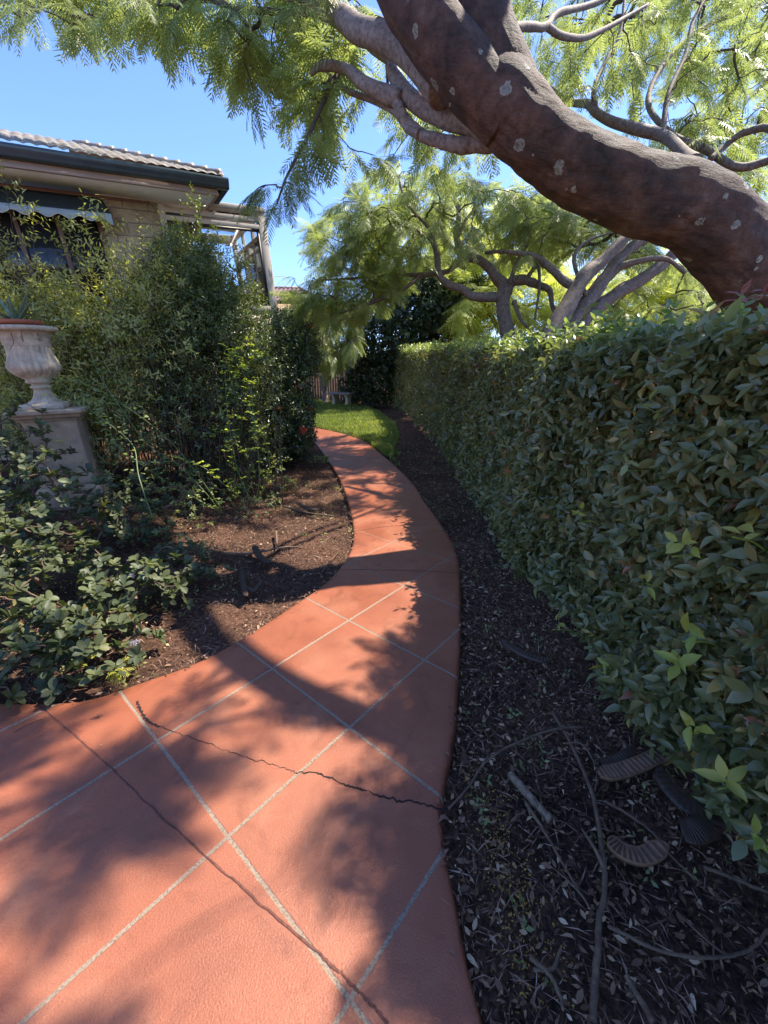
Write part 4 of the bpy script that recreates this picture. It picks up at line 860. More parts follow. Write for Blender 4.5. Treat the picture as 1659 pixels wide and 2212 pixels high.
for nd in ([(1100, 612, 7.1), (1120, 560, 7.2), (1145, 510, 7.4), (1130, 440, 7.6)], [(1135, 606, 7.1), (1160, 575, 7.0), (1165, 620, 7.0), (1155, 690, 7.0)], [(1110, 650, 7.1), (1125, 690, 7.1), (1150, 720, 7.1)], [(985, 520, 7.4), (1010, 470, 7.4), (1060, 420, 7.6)], [(944, 560, 7.1), (930, 500, 7.), (880, 440, 7.), (860, 380, 7.2)]): limb('limb', nd, [5, 4, 3, 2], t2, M['limb2'], 8, 40, sd, kn=.1, s=27)
tw = Acc(); cr = Acc()
tips = np.vstack([sample_px([(760, 330), (960, 350), (1150, 420), (1260, 480), (1180, 560), (960, 560), (800, 560), (740, 480)], 180, 6.4, 9.0), sample_px([(660, 500), (760, 400), (860, 500), (940, 560), (800, 600), (700, 590)], 90, 6.8, 8.6), sample_px([(620, 600), (900, 590), (830, 640), (780, 680), (660, 690)], 70, 7.0, 8.4)])
D = twigs(tw, np.array(sd), tips, sag=.1); sprays(cr, tips, D, 9, .36, FROND, .5, .45, tw)
tw.build('twigs', M['twig'], t2, smooth=True); cr.build('crown', M['frond'], t2)

t3 = thing('leaning_stem_tree', 'feathery tree with three slanting grey stems rising behind the hedge below the big trunk', 'tree', gpt(1215, 6.4))
sd = []
limb('trunk', [(1140, 880, 6.4), (1165, 780, 6.4), (1196, 704, 6.4), (1225, 666, 6.4), (1249, 618, 6.4), (1268, 589, 6.4), (1302, 565, 6.4), (1336, 527, 6.4), (1362, 500, 6.4), (1420, 420, 6.5), (1480, 330, 6.7)], [22, 20, 18, 17, 16, 16, 13, 12, 10, 8, 5], t3, M['limb2'], 16, 90, sd, s=31)
limb('trunk', [(1165, 880, 6.6), (1195, 770, 6.6), (1230, 700, 6.6), (1268, 652, 6.6), (1302, 608, 6.6), (1336, 560, 6.6), (1374, 527, 6.6), (1405, 508, 6.6), (1500, 440, 6.8)], [18, 17, 16, 15, 14, 12, 11, 9, 6], t3, M['limb2'], 16, 80, sd, s=32)
limb('trunk', [(1190, 880, 6.8), (1225, 760, 6.8), (1259, 695, 6.8), (1288, 666, 6.8), (1336, 632, 6.8), (1393, 599, 6.8), (1432, 570, 6.8), (1460, 545, 6.8), (1550, 470, 7)], [18, 17, 15, 15, 14, 13, 12, 11, 7], t3, M['limb2'], 16, 80, sd, s=33)
limb('limb', [(1262, 600, 6.4), (1244, 616, 6.4), (1220, 608, 6.5), (1196, 585, 6.5), (1172, 565, 6.6), (1144, 551, 6.6), (1086, 544, 6.8), (1048, 546, 7)], [11, 10, 9, 8, 7, 6, 4, 3], t3, M['limb2'], 12, 60, sd, s=34)
limb('limb', [(1315, 600, 6.6), (1345, 575, 6.5), (1390, 562, 6.4), (1440, 560, 6.4), (1480, 590, 6.4)], [8, 7, 5, 4], t3, M['limb2'], 10, 40, sd, s=35)
limb('limb', [(1265, 640, 6.5), (1240, 560, 6.6), (1270, 520, 6.7), (1330, 500, 6.9)], [5, 4, 3, 2], t3, M['limb2'], 8, 40, sd, s=36)
tw = Acc(); cr = Acc()
tips = np.vstack([sample_px([(1080, 400), (1300, 440), (1460, 540), (1540, 620), (1400, 560), (1250, 540), (1120, 530)], 130, 6.6, 9.5), sample_px([(1350, -100), (1700, -100), (1700, 420), (1500, 350)], 80, 6.5, 9.5), sample_px([(1280, 620), (1560, 600), (1560, 700), (1240, 710)], 40, 7.5, 9.5)])
D = twigs(tw, np.array(sd), tips, sag=.1); sprays(cr, tips, D, 9, .36, FROND, .6, .4, tw)
tw.build('twigs', M['twig'], t3, smooth=True); cr.build('crown', M['frond'], t3)

# small droopy tree near the bench
t4 = thing('weeping_tree', 'low drooping feathery tree with a forked dark trunk beside the bench', 'tree', ground(704, 872))
q0 = ground(704, 872); dq = q0[1] * cp - (q0[2] - CAMH) * sp; sd = []
limb('trunk', [(704, 872, dq), (702, 850, dq), (700, 832, dq), (699, 822, dq)], [7, 6, 6], t4, M['limb2'], 12, 30, sd, s=41)
for nd in ([(699, 826, dq), (690, 812, dq), (680, 800, dq), (660, 770, dq)], [(700, 828, dq), (712, 815, dq), (728, 800, dq - .5), (740, 770, dq - 1)], [(699, 824, dq), (702, 800, dq), (700, 770, dq - .6), (720, 720, dq - 1.2)]): limb('limb', nd, [4, 3, 2.5, 2], t4, M['limb2'], 8, 24, sd, s=42)
tips = np.vstack([sample_px([(640, 700), (700, 640), (800, 640), (780, 730), (740, 770), (690, 785), (650, 775)], 125, dq - 3.2, dq - .4), sample_px([(600, 660), (680, 640), (700, 700), (640, 760)], 40, dq - 3, dq)])
tw = Acc(); cr = Acc(); D = twigs(tw, np.array(sd), tips, sag=.0, r0=.008, k=.004); D[:, 2] -= .6; sprays(cr, tips, D, 11, .46, FROND, .4, .8, tw, flat=1.)
tw.build('twigs', M['twig'], t4, smooth=True); cr.build('crown', M['frond'], t4)

# background trees
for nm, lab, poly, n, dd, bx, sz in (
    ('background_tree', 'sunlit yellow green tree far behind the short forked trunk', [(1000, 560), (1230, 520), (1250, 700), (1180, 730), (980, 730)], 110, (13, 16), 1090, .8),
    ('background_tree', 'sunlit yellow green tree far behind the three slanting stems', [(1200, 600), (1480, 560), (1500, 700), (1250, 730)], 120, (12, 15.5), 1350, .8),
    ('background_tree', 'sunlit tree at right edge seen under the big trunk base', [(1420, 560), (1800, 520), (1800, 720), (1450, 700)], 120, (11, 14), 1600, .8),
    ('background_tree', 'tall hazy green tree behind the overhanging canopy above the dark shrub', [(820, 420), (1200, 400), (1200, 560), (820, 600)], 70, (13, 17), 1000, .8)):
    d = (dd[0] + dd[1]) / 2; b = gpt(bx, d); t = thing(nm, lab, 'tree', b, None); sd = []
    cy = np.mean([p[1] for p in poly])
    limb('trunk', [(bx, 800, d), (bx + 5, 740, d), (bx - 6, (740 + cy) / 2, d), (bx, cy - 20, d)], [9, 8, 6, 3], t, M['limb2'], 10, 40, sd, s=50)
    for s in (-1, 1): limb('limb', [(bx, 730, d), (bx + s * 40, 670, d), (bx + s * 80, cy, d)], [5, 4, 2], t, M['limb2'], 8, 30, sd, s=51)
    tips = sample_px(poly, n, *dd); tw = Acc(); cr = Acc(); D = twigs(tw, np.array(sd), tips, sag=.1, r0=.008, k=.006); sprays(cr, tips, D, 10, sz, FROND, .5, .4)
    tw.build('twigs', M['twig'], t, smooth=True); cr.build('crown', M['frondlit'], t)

# ---------------------------------------------------------------- hedge
HY = [-1.2, .5, 1.5, 3, 5, 7, 9, 11, 13, 15, 16]; HX = [1.2, 1.17, 1.12, 1.1, 1.12, 1.1, 1.0, .85, .62, .3, .05]
def hx(y): return np.interp(y, HY, HX)
hedge = thing('hedge', 'long clipped dark green hedge along the right of the path', 'hedge', (1.9, 2.5, 0))
def hedge_pts(n, y0, y1, bias=1.):
    y = y0 + (y1 - y0) * rng.random(n) ** bias; s = rng.uniform(0, 1.85 + .95 + .35, n); ht = np.interp(y, [1, 3, 6, 9], [1.71, 1.74, 1.82, 1.84]) + .07 * noise3(np.column_stack([y, s, 0 * y]), 1.6, 8)
    f = s < 1.85; z = np.where(f, .06 + s * (ht - .06) / 1.85, ht); x = np.where(f, .09 * s / 1.85, .09 + np.minimum(s - 1.85, .95)); back = s > 1.85 + .95
    z = np.where(back, ht - (s - 2.8) * 1.6, z)
    under = np.where(f, .05 * np.exp(-z / .12), 0)
    nx_ = np.where(f, -1., np.where(back, 1., 0.)); nz = np.where(f | back, .05, 1.)
    c = np.exp(-((s - 1.85) / .12) ** 2); nx_ = nx_ - .6 * c * (~back); nz = nz + .5 * c; rnd_ = .05 * c
    P = np.column_stack([hx(y) + x + under + rnd_ * .8, y, z - rnd_ * .6 + gz(hx(y), y)]); Nn = nrm(np.column_stack([nx_, 0 * y + .12, nz]))
    d = .06 * noise3(P, 1.7, 12) + .04 * noise3(P, 5, 13); return P + Nn * d[:, None], Nn
hl = Acc()
for n, y0, y1, sz, dep in ((17000, -.6, 3.2, .082, .16), (9000, 3.2, 6.5, .085, .16), (8500, 6.5, 15.5, .1, .16)):
    P, Nn = hedge_pts(n, y0, y1); P = P - Nn * (dep * rng.random(n) ** 1.2)[:, None] - Nn * .05
    D = Nn * .8 + rng.normal(0, .45, (n, 3)) + [0, 0, .25]; T = HLEAF
    r = np.clip(rng.beta(2, 2.6, n) * .8 + .08 * noise3(P, 1.7, 14), 0, .9); r[rng.random(n) < .03] = .97; sz = sz * rng.uniform(.65, 1.2, n)
    sprigs(hl, P, D, 5 if y0 < 6 else 4, .09 * sz / .08, sz, T, r, .85, .5, .28, .06)
print('hedge tris', sum(len(x) for f in hl.F.values() for x in f))
hl.build('foliage', M['hedge'], hedge)
# new top leaves, paler to put sunlight into colour, and scattered upright shoots
ht_ = Acc(); n = 1300; y = rng.uniform(2.2, 15, n); P = np.column_stack([hx(y) + rng.uniform(.05, .9, n), y, np.interp(y, [1, 3, 6, 9], [1.64, 1.7, 1.8, 1.82]) + gz(hx(y), y) + .16 * rng.random(n) ** 2])
sprigs(ht_, P, rng.normal(0, .35, (n, 3)) + [0, 0, 1], 5, .1, .07, LEAF, rng.uniform(0, .8, n), .8, .4, .25)
ht_.build('lit_new_growth', M['mid'], hedge)
st = Acc()
for k in range(190):
    y = rng.uniform(-.4, 14); x = hx(y) + rng.uniform(.2, .75); z0 = gz(x, y)
    V, F = tube([(x, y, z0 - .1), (x + rng.normal(0, .08), y + rng.normal(0, .1), z0 + .6), (x + rng.uniform(-.1, .1), y + rng.normal(0, .2), z0 + 1.1), (x + rng.uniform(-.12, .12), y + rng.normal(0, .25), z0 + 1.55)], [.02, .006], 6, 10); st.add(V, F)
for k in range(260):
    y = rng.uniform(.4, 6) ; zz = rng.uniform(.25, 1.6); p = np.array([hx(y) + .06 + .05 * zz, y, zz]); d = nrm(np.array([-.7, rng.normal(0, .6), rng.normal(.5, .4)])); V, F = tube([p - d * .12, p - d * .03 + rng.normal(0, .008, 3), p + d * .07], [.004, .0018], 5, 6); st.add(V, F)
st.build('stems', M['darkstem'], hedge, smooth=True)
# conspicuous new shoots on the near face
def face_pt(px, py, off=.0):
    r = ray(px, py)
    for t in np.linspace(.5, 4, 1400):
        p = np.array([0, 0, CAMH]) + r * t
        if p[0] > hx(p[1]) - off: return p
    return p
def shoot(px, py, size, k, mat, parent=hedge, off=.06, D=None, nm='new_shoot'):
    a = Acc(); p = face_pt(px, py, off)[None]; d = np.array([[-.75, -.35, .15]]) + rng.normal(0, .35, (1, 3)) if D is None else np.array([D], float)
    sprigs(a, p - nrm(d) * .06, d + [[0, 0, .5]], k, .11, size * .9, HLEAF, np.array([rng.uniform(.3, .8)]), 1., .2, .12)
    V, F = tube([p[0] + [.18, .05, -.08], p[0] + [.08, .02, -.02], p[0] + nrm(d)[0] * .03], [.004, .002], 6, 8); a.add(V, F)
    return a.build(nm, mat, parent)
for px, py, s, k in [(1468, 1195, .1, 6), (1590, 1165, .085, 3), (1395, 1265, .075, 3), (1495, 1385, .12, 3), (1462, 1440, .1, 5), (1495, 1580, .085, 5), (1640, 1820, .08, 4), (1205, 1360, .08, 3), (1310, 1450, .07, 3), (1560, 1700, .1, 4), (1300, 1610, .07, 3), (1360, 1010, .06, 4), (1180, 900, .06, 4), (1130, 850, .06, 4), (1400, 890, .07, 4), (1250, 1120, .05, 4)]:
    shoot(px, py, s, k, M['hedgeshoot'] if py > 1100 else M['mid'])
for px, py, s in [(1600, 655, .09), (1650, 648, .09), (1540, 700, .06)]:
    p = at(px, py, 1.75); a = Acc(); sprigs(a, p[None], np.array([[-.3, -.2, .5]]), 5, .06, s, NARROW, np.array([.5]), .9, .2, .15); a.build('red_shoot', M['redshoot'], hedge)

# ---------------------------------------------------------------- dark shrub at the end of the hedge
ds = thing('dark_shrub', 'tall dense dark leaved shrub standing at the far end of the hedge', 'shrub', ground(840, 880))
a = Acc(); z = lambda px, py, d: at(px, py, d)
leafmass(a, [(z(905, 665, 14.5), (1.6, 1., 1.45)), (z(970, 660, 14.8), (1.25, .9, 1.2)), (z(840, 730, 14.2), (1.1, .8, 1.4)), (z(812, 820, 14.4), (.78, .6, .85)), (z(770, 835, 15), (.5, .5, .6)), (z(935, 610, 15), (.9, .7, .75)), (z(1010, 650, 15), (.8, .7, 1.1))], 110, .14, LEAF, 5, .16, (.1, .8))
a.build('foliage', M['dark'], ds)
a = Acc()
for k in range(26):
    p0 = z(rng.uniform(800, 990), 800, 14.6); p0[2] = gz(p0[0], p0[1]); p1 = z(rng.uniform(790, 1000), rng.uniform(600, 700), 14.6)
    V, F = tube([p0, (p0 * .6 + p1 * .4) + rng.normal(0, .1, 3), p1], [.035, .01], 6, 12); a.add(V, F)
a.build('stems', M['darkstem'], ds, smooth=True)

# ---------------------------------------------------------------- shrubs on the left
def stem_bush(name, label, base, tops, basers, mats, leaf, size, nleaf, twn, twl, rb, start=.25, stemr=.007, seed=0, spread=.9, extra=None):
    t = thing(name, label, 'shrub', base); st = Acc(); lf = Acc(); PP = []; DD = []; RR = []
    for tp in tops:
        b = np.array([base[0] + rng.normal(0, basers[0]) + (tp[0] - base[0]) * basers[2], base[1] + rng.normal(0, basers[1]) + (tp[1] - base[1]) * basers[2], 0.]); b[2] = gz(b[0], b[1]) - .08
        m1 = b + (tp - b) * [.25, .25, .4] + rng.normal(0, .06, 3); m2 = b + (tp - b) * [.65, .65, .75] + rng.normal(0, .06, 3)
        Q = catmull([b, m1, m2, tp], 26); V, F = tube(Q, np.linspace(stemr * rng.uniform(.7, 1.4), .0015, 26), 5, cap=False); st.add(V, F)
        T = nrm(np.gradient(Q, axis=0)); h = rng.uniform(start, 1, twn); idx = np.clip((h * 25).astype(int), 0, 25)
        for i in idx:
            d = nrm(T[i] * .35 + rng.normal(0, .75, 3) * [1, 1, .6] + [0, 0, .2]); L = twl * rng.uniform(.5, 1.2) * (1.15 - h.mean() * .3)
            e = Q[i] + d * L; V, F = tube([Q[i], Q[i] + d * L * .5 + rng.normal(0, .01, 3), e], [.003, .001], 4, 4, cap=False); st.add(V, F)
            PP.append(Q[i] + d * L * .15); DD.append(d); RR.append(L)
        PP.append(Q[-5]); DD.append(T[-3]); RR.append(np.linalg.norm(Q[-1] - Q[-5]) + .04)
    PP = np.array(PP); sprigs(lf, PP, np.array(DD), nleaf, np.array(RR), size, leaf, rng.uniform(*rb, len(PP)), spread, .35, .3)
    st.build('stems', mats[1], t, smooth=True); lf.build('foliage', mats[0], t); return t
# willowy pale bush behind the urn
tops = np.vstack([sample_px([(-60, 560), (20, 500), (60, 570), (120, 600), (230, 570), (330, 560), (390, 580), (380, 680), (200, 720), (-60, 720)], 85, 4.3, 5.4), sample_px([(-40, 650), (380, 640), (360, 860), (150, 900), (-40, 880)], 60, 4.5, 5.4), [at(*q) for q in [(8, 372, 4.6), (70, 450, 4.5), (215, 425, 4.5), (180, 470, 4.6), (128, 480, 4.7), (300, 470, 4.7), (345, 455, 4.8), (275, 505, 4.7)]]])
b = np.array([-3.7, 4.9, gz(-3.7, 4.9)]); stem_bush('willowy_bush', 'loose pale green bush with narrow leaves behind the urn', b, tops, (.35, .2, .75), (M['willow'], M['darkstem']), NARROW, .075, 12, 20, .34, (.1, .8), .3)
# dense dark fine-leaved bush in the middle
tops = np.vstack([sample_px([(255, 600), (330, 540), (400, 520), (470, 530), (505, 590), (545, 660), (585, 730), (580, 800), (400, 800), (260, 700)], 125, 4.9, 6.1), [at(*q) for q in [(395, 462, 5.2), (430, 440, 5.3), (352, 480, 5.1), (470, 490, 5.4), (520, 560, 5.4), (545, 600, 5.5), (417, 420, 5.4)]]])
b = np.array([-2.35, 5.3, gz(-2.35, 5.3)]); stem_bush('bushy_shrub', 'tall dense dark green shrub with many thin upright stems before the sunroom', b, tops, (.16, .2, .5), (M['bush'], M['darkstem']), LEAF, .05, 12, 20, .24, (.1, .85), .52)
a = Acc(); z = lambda px, py, d: at(px, py, d); bs = bpy.data.objects['bushy_shrub']
leafmass(a, [(z(475, 630, 5.5), (.48, .5, .48)), (z(400, 600, 5.3), (.5, .5, .42)), (z(520, 720, 5.5), (.42, .45, .5)), (z(410, 555, 5.4), (.36, .36, .28)), (z(440, 690, 5.2), (.55, .5, .45))], 420, .04, [leaf_t(.45, .1, .12), leaf_t(.5, .16, .3)], 6, .1, (.0, .8), .7)
a.build('inner_foliage', M['bush'], bs)
tops = sample_px([(250, 700), (620, 700), (640, 900), (560, 960), (330, 930), (240, 850)], 70, 4.7, 5.8); b = np.array([-2.1, 4.95, gz(-2.1, 4.95)])
stem_bush('underplanted_shrub', 'low dark small leaved shrub at the foot of the tall stems in the left bed', b, tops, (.25, .15, .6), (M['dark'], M['darkstem']), LEAF, .05, 9, 12, .18, (.2, .95), .1)
# red flowered bush by the path
ix = thing('red_flowered_bush', 'dark glossy bush with red flower heads where the path bends left', 'shrub', ground(640, 985))
a = Acc(); leafmass(a, [(z(622, 850, 7.3), (.42, .6, .95)), (z(610, 760, 7.4), (.5, .5, .6)), (z(650, 760, 8), (.35, .5, .5)), (z(600, 930, 6.9), (.55, .5, .55)), (z(635, 930, 7.2), (.33, .4, .5)), (z(560, 860, 7), (.5, .5, .7))], 260, .07, LEAF, 5, .12, (.15, .98), .45); a.build('foliage', M['dark'], ix)
for px, py, d, s in [(655, 929, 6.55, .04), (669, 884, 7.1, .03), (668, 705, 7.6, .035), (603, 882, 6.4, .016), (660, 745, 7.6, .02)]:
    a = Acc(); p = z(px, py, d); v = rdir(90); v[:, 1] -= .3; put(a, [leaf_s(.6, .1)], p + v * s * 1.2 * [1, 1, .8], v + rng.normal(0, .5, v.shape), v, s * .7, rng.random(90)); a.build('flower', M['petal_r'], ix)
# rose-like plant with lime leaflets
rs = thing('rose_bush', 'spindly rose with lime green leaflets catching the sun before the dark shrub', 'shrub', ground(548, 1092))
a = Acc(); st = Acc()
def stemline(st, nodes, r0, r1, n=40): P = np.array([at(*q) for q in nodes]); Q = catmull(P, n); V, F = tube(Q, np.linspace(r0, r1, n), 6); st.add(V, F); return Q
def compound(ac, p, d, size, k=5):
    d = nrm(d); S = nrm(np.cross(d, [0, 0, 1.])); P = []; Y = []
    for q in range(k):
        t = (q // 2 + 1) / ((k + 1) // 2 + .5); s = 0 if q == k - 1 else (1 if q % 2 else -1); P.append(p + d * size * 2.2 * t); Y.append(d * (.4 if s else 1) + S * s)
    P = np.array(P); put(ac, ROUND, P, np.array(Y) + rng.normal(0, .1, (k, 3)), np.array([0, 0, 1.]) + rng.normal(0, .35, (k, 3)), size * rng.uniform(.8, 1.1, k), rng.uniform(.2, .9, k))
D5 = 4.75
for nd in ([(548, 1095, D5), (560, 1040, D5), (556, 960, D5), (548, 900, D5), (540, 840, 4.7), (520, 790, 4.7), (512, 745, 4.7)], [(545, 1092, D5), (515, 1020, D5), (500, 950, D5), (490, 880, 4.7), (486, 800, 4.7)], [(550, 1092, D5), (580, 1030, 4.8), (575, 960, 4.8), (540, 910, 4.8)], [(545, 1090, D5), (500, 1060, 4.6), (440, 1010, 4.5), (380, 990, 4.4)]):
    Q = stemline(st, nd, .006, .0025)
    for i in range(8, 40, 2): compound(a, Q[i], np.append(rng.normal(0, 1, 2), .35), .042)
for px, py in [(510, 745), (495, 770), (540, 760), (530, 800), (490, 790), (555, 775), (505, 820), (545, 830), (480, 905), (520, 905), (470, 930), (500, 940), (560, 940), (545, 880), (490, 965), (530, 975)]:
    for _ in range(3): compound(a, z(px + rng.normal(0, 8), py + rng.normal(0, 8), 4.7), np.append(rng.normal(0, 1, 2), .3), .045)
st.build('stems', M['stem'], rs, smooth=True); a.build('leaves', M['rose'], rs)
# long arching canes
cane = thing('arching_canes', 'long arching green canes with sparse leaves sweeping across in front of the urn', 'plant', ground(478, 1105)); st = Acc(); a = Acc()
for nd, m in (([(478, 1108, 4.35), (472, 1091, 4.3), (429, 1028, 4.1), (390, 978, 3.95), (343, 931, 3.8), (292, 892, 3.65), (234, 853, 3.55), (179, 829, 3.5), (129, 820, 3.5), (95, 826, 3.5)], 0), ([(478, 1108, 4.35), (440, 1060, 4.2), (380, 1000, 4.1), (320, 960, 4.0), (260, 880, 3.9), (210, 800, 3.9), (190, 740, 3.9)], 1), ([(330, 1120, 3.5), (300, 1030, 3.6), (289, 966, 3.7), (250, 927, 3.7), (203, 892, 3.7), (160, 853, 3.7), (120, 815, 3.7)], 2), ([(478, 1108, 4.35), (420, 1075, 4.2), (330, 1020, 4.), (250, 960, 3.9), (230, 880, 3.85)], 3)):
    Q = stemline(st, nd, .007, .002, 60)
    for i in range(4, 58, 2 if m else 3): compound(a, Q[i], np.append(rng.normal(0, 1, 2), .4), .04, 3)
st.build('stems', M['stem'], cane, smooth=True); a.build('leaves', M['mid'], cane)

def rosette_shrub(base, hgt, rad, nros, size, label, mat='rhaph', T=ROUND, k=8, rb=(.1, .85), flowers=(), name='rounded_leaf_shrub', grp='low round leaved shrubs in the left bed'):
    t = thing(name, label, 'shrub', base, grp); st = Acc(); lf = Acc(); v = rdir(nros, .5); v[:, 2] = np.abs(v[:, 2]); s = rng.uniform(.35, 1, nros) ** .6
    tips = base + v * s[:, None] * [rad, rad, hgt] + [0, 0, .04]; sd = np.array([base + [0, 0, h] for h in np.linspace(0, hgt * .35, 5)])
    D = twigs(st, sd, tips, .0025, .0018, 5, .0); D = nrm(D * .5 + rng.normal(0, .25, D.shape) + [0, 0, .8]) 
    sprigs(lf, tips - D * .02, D, k, .035, size, T, rng.uniform(*rb, nros), 1.1, .3, .2, .08)
    st.build('stems', M['stick'], t, smooth=True); lf.build('leaves', M[mat], t)
    for p, sz in flowers:
        a = Acc(); c = np.repeat(p[None] + rng.normal(0, sz * .7, (9, 3)), 5, 0); d = rng.normal(0, 1, (45, 3)); d[:, 1] -= .4; put(a, [leaf_s(.6, .1)], c, d, rdir(45), sz, rng.random(45)); a.build('flower', M['petal_w'], t)
    return t
G = ground
for (px, py), hh, rr, nn, sz, lab, fw in [
    ((70, 1455), .36, .34, 52, .07, 'low round leaved shrub hugging the path corner at the far left edge', ()),
    ((210, 1425), .3, .32, 50, .072, 'low dark shrub nearest the crack in the paving, small white blossom on its right', [(at(290, 1388, 1.9), .012)]),
    ((300, 1330), .36, .42, 60, .07, 'spreading dark shrub in the middle of the left bed between path edge and blossoms', ()),
    ((120, 1330), .62, .46, 80, .072, 'broad dark shrub in front of the pedestal with big rounded leaves', ()),
    ((-20, 1330), .85, .46, 75, .07, 'dark round leaved shrub cut by the left edge of the photo', ()),
    ((390, 1270), .32, .36, 48, .062, 'sprawling shrub reaching right towards the curve of the path', [(at(288, 1242, 2.6), .012)]),
    ((170, 1215), .95, .46, 85, .072, 'taller leggy shrub whose leaves cover the pedestal shaft', ()),
    ((30, 1190), 1.05, .5, 75, .07, 'leafy shrub below the urn at the left edge behind the others', ()),
    ((90, 1120), 1.25, .5, 70, .07, 'tallest leggy shrub rising in front of the pedestal cap at the left', ()),
    ((290, 1160), .6, .45, 65, .064, 'shrub just right of the pedestal base with sunlit leaves', ())]:
    rosette_shrub(G(px, py), hh, rr, nn, sz, lab, flowers=fw)
for (px, py), hh, rr, nn, sz, lab in [((365, 1150), .5, .42, 70, .05, 'bright leafed plant between pedestal and rose in the left bed'), ((440, 1085), .42, .5, 80, .05, 'bright leafed plant at the foot of the rose stems'), ((300, 1075), .8, .5, 80, .055, 'tall bright leafed plant right of the pedestal cap'), ((600, 1060), .22, .3, 50, .04, 'small low plant at the edge of the bed near the far path'), ((400, 1225), .2, .3, 40, .035, 'tiny green seedling clump on the sunny mulch'), ((560, 1110), .22, .3, 40, .035, 'small seedlings under the rose'), ((690, 1000), .1, .22, 60, .03, 'low green tuft spilling onto the path below the red flowers')]:
    rosette_shrub(G(px, py), hh, rr, nn, sz, lab, 'mid', LEAF, 7, (.2, 1), name='leafy_plant', grp='bright leafed plants in the left bed')
# lime sprouts at the near corner of the bed
for px, py, lab in [(215, 1420, 'lime green sprout at the near edge of the left bed, upright'), (165, 1465, 'small lime sprout lying at the bed edge by the paving')]:
    rosette_shrub(G(px, py), .07, .05, 3, .05, lab, 'hedgeshoot', LEAF, 6, (.5, 1), name='sprout', grp='lime sprouts at the bed edge')
fe = thing('fern_sprig', 'small light green ferny sprig lying at the near edge of the left bed', 'sprig', G(235, 1470)); a = Acc(); p = np.array(G(235, 1465)); P = np.repeat(p[None] + [0, 0, .03], 5, 0); Y = np.array([[.9, .4, .1], [.6, .9, .2], [1, -.1, .15], [.2, .8, .4], [.8, -.5, .1]]); put(a, FROND, P, Y, np.tile([0, 0, 1.], (5, 1)), np.full(5, .12), np.full(5, .8)); a.build('leaves', M['rose'], fe)

# ground weeds in the beds
w1 = Acc(); p = scatter_bed(1100, (-3.2, -.3), (1.7, 7)); m = noise3(np.column_stack([p, 0 * p[:, 0]]), 1.9, 30) > .25; p = p[m]; P = np.column_stack([p, bedz(p[:, 0], p[:, 1]) + .01])
sprigs(w1, P, rng.normal(0, .6, (len(P), 3)) + [0, 0, 1], 5, .05, .028, SMALL + [leaf_t(.5)], rng.uniform(.2, 1, len(P)), 1.)
tag(w1.build('weeds', M['mid']), 'small green weeds scattered over the left bed', 'weeds', kind='stuff')
w2 = Acc(); p = scatter_bed(420, (.3, 1.6), (.6, 9)); P = np.column_stack([p, bedz(p[:, 0], p[:, 1]) + .01]); sprigs(w2, P, rng.normal(0, .6, (len(P), 3)) + [0, 0, 1], 4, .05, .028, SMALL, rng.uniform(.1, .8, len(P)), 1.)
tag(w2.build('weeds', M['mid']), 'sparse weeds on the dark mulch under the hedge', 'weeds', kind='stuff')

# ---------------------------------------------------------------- fallen sticks and seed pods
def stick(pts, r0, r1, lab, lift=.012, mat='stick', name='fallen_stick', n=None, forks=0):
    Q = np.array([G(*p) for p in pts]); Q[:, 2] += lift + np.array([.02 * rng.random() for _ in Q]) - .02; m = n or 14 * len(Q); C_ = catmull(Q, m); C_ += np.cumsum(rng.normal(0, .0006, C_.shape), 0) * [1, 1, .3]
    V, F = tube(C_, np.linspace(r0, r1, m) * (1 + .12 * np.sin(np.arange(m) * .9) ** 8), 9); a = Acc(); a.add(V, F)
    for _ in range(forks):
        i = rng.integers(m // 4, m - 4); d = np.append(rng.normal(0, 1, 2), .15); V, F = tube([C_[i], C_[i] + nrm(d) * .05, C_[i] + nrm(d) * .11 + rng.normal(0, .01, 3)], [r1, r1 * .4], 6, 8); a.add(V, F)
    o = a.build(name, M[mat], smooth=True); return tag(o, lab, 'stick', 'fallen sticks on the garden beds')
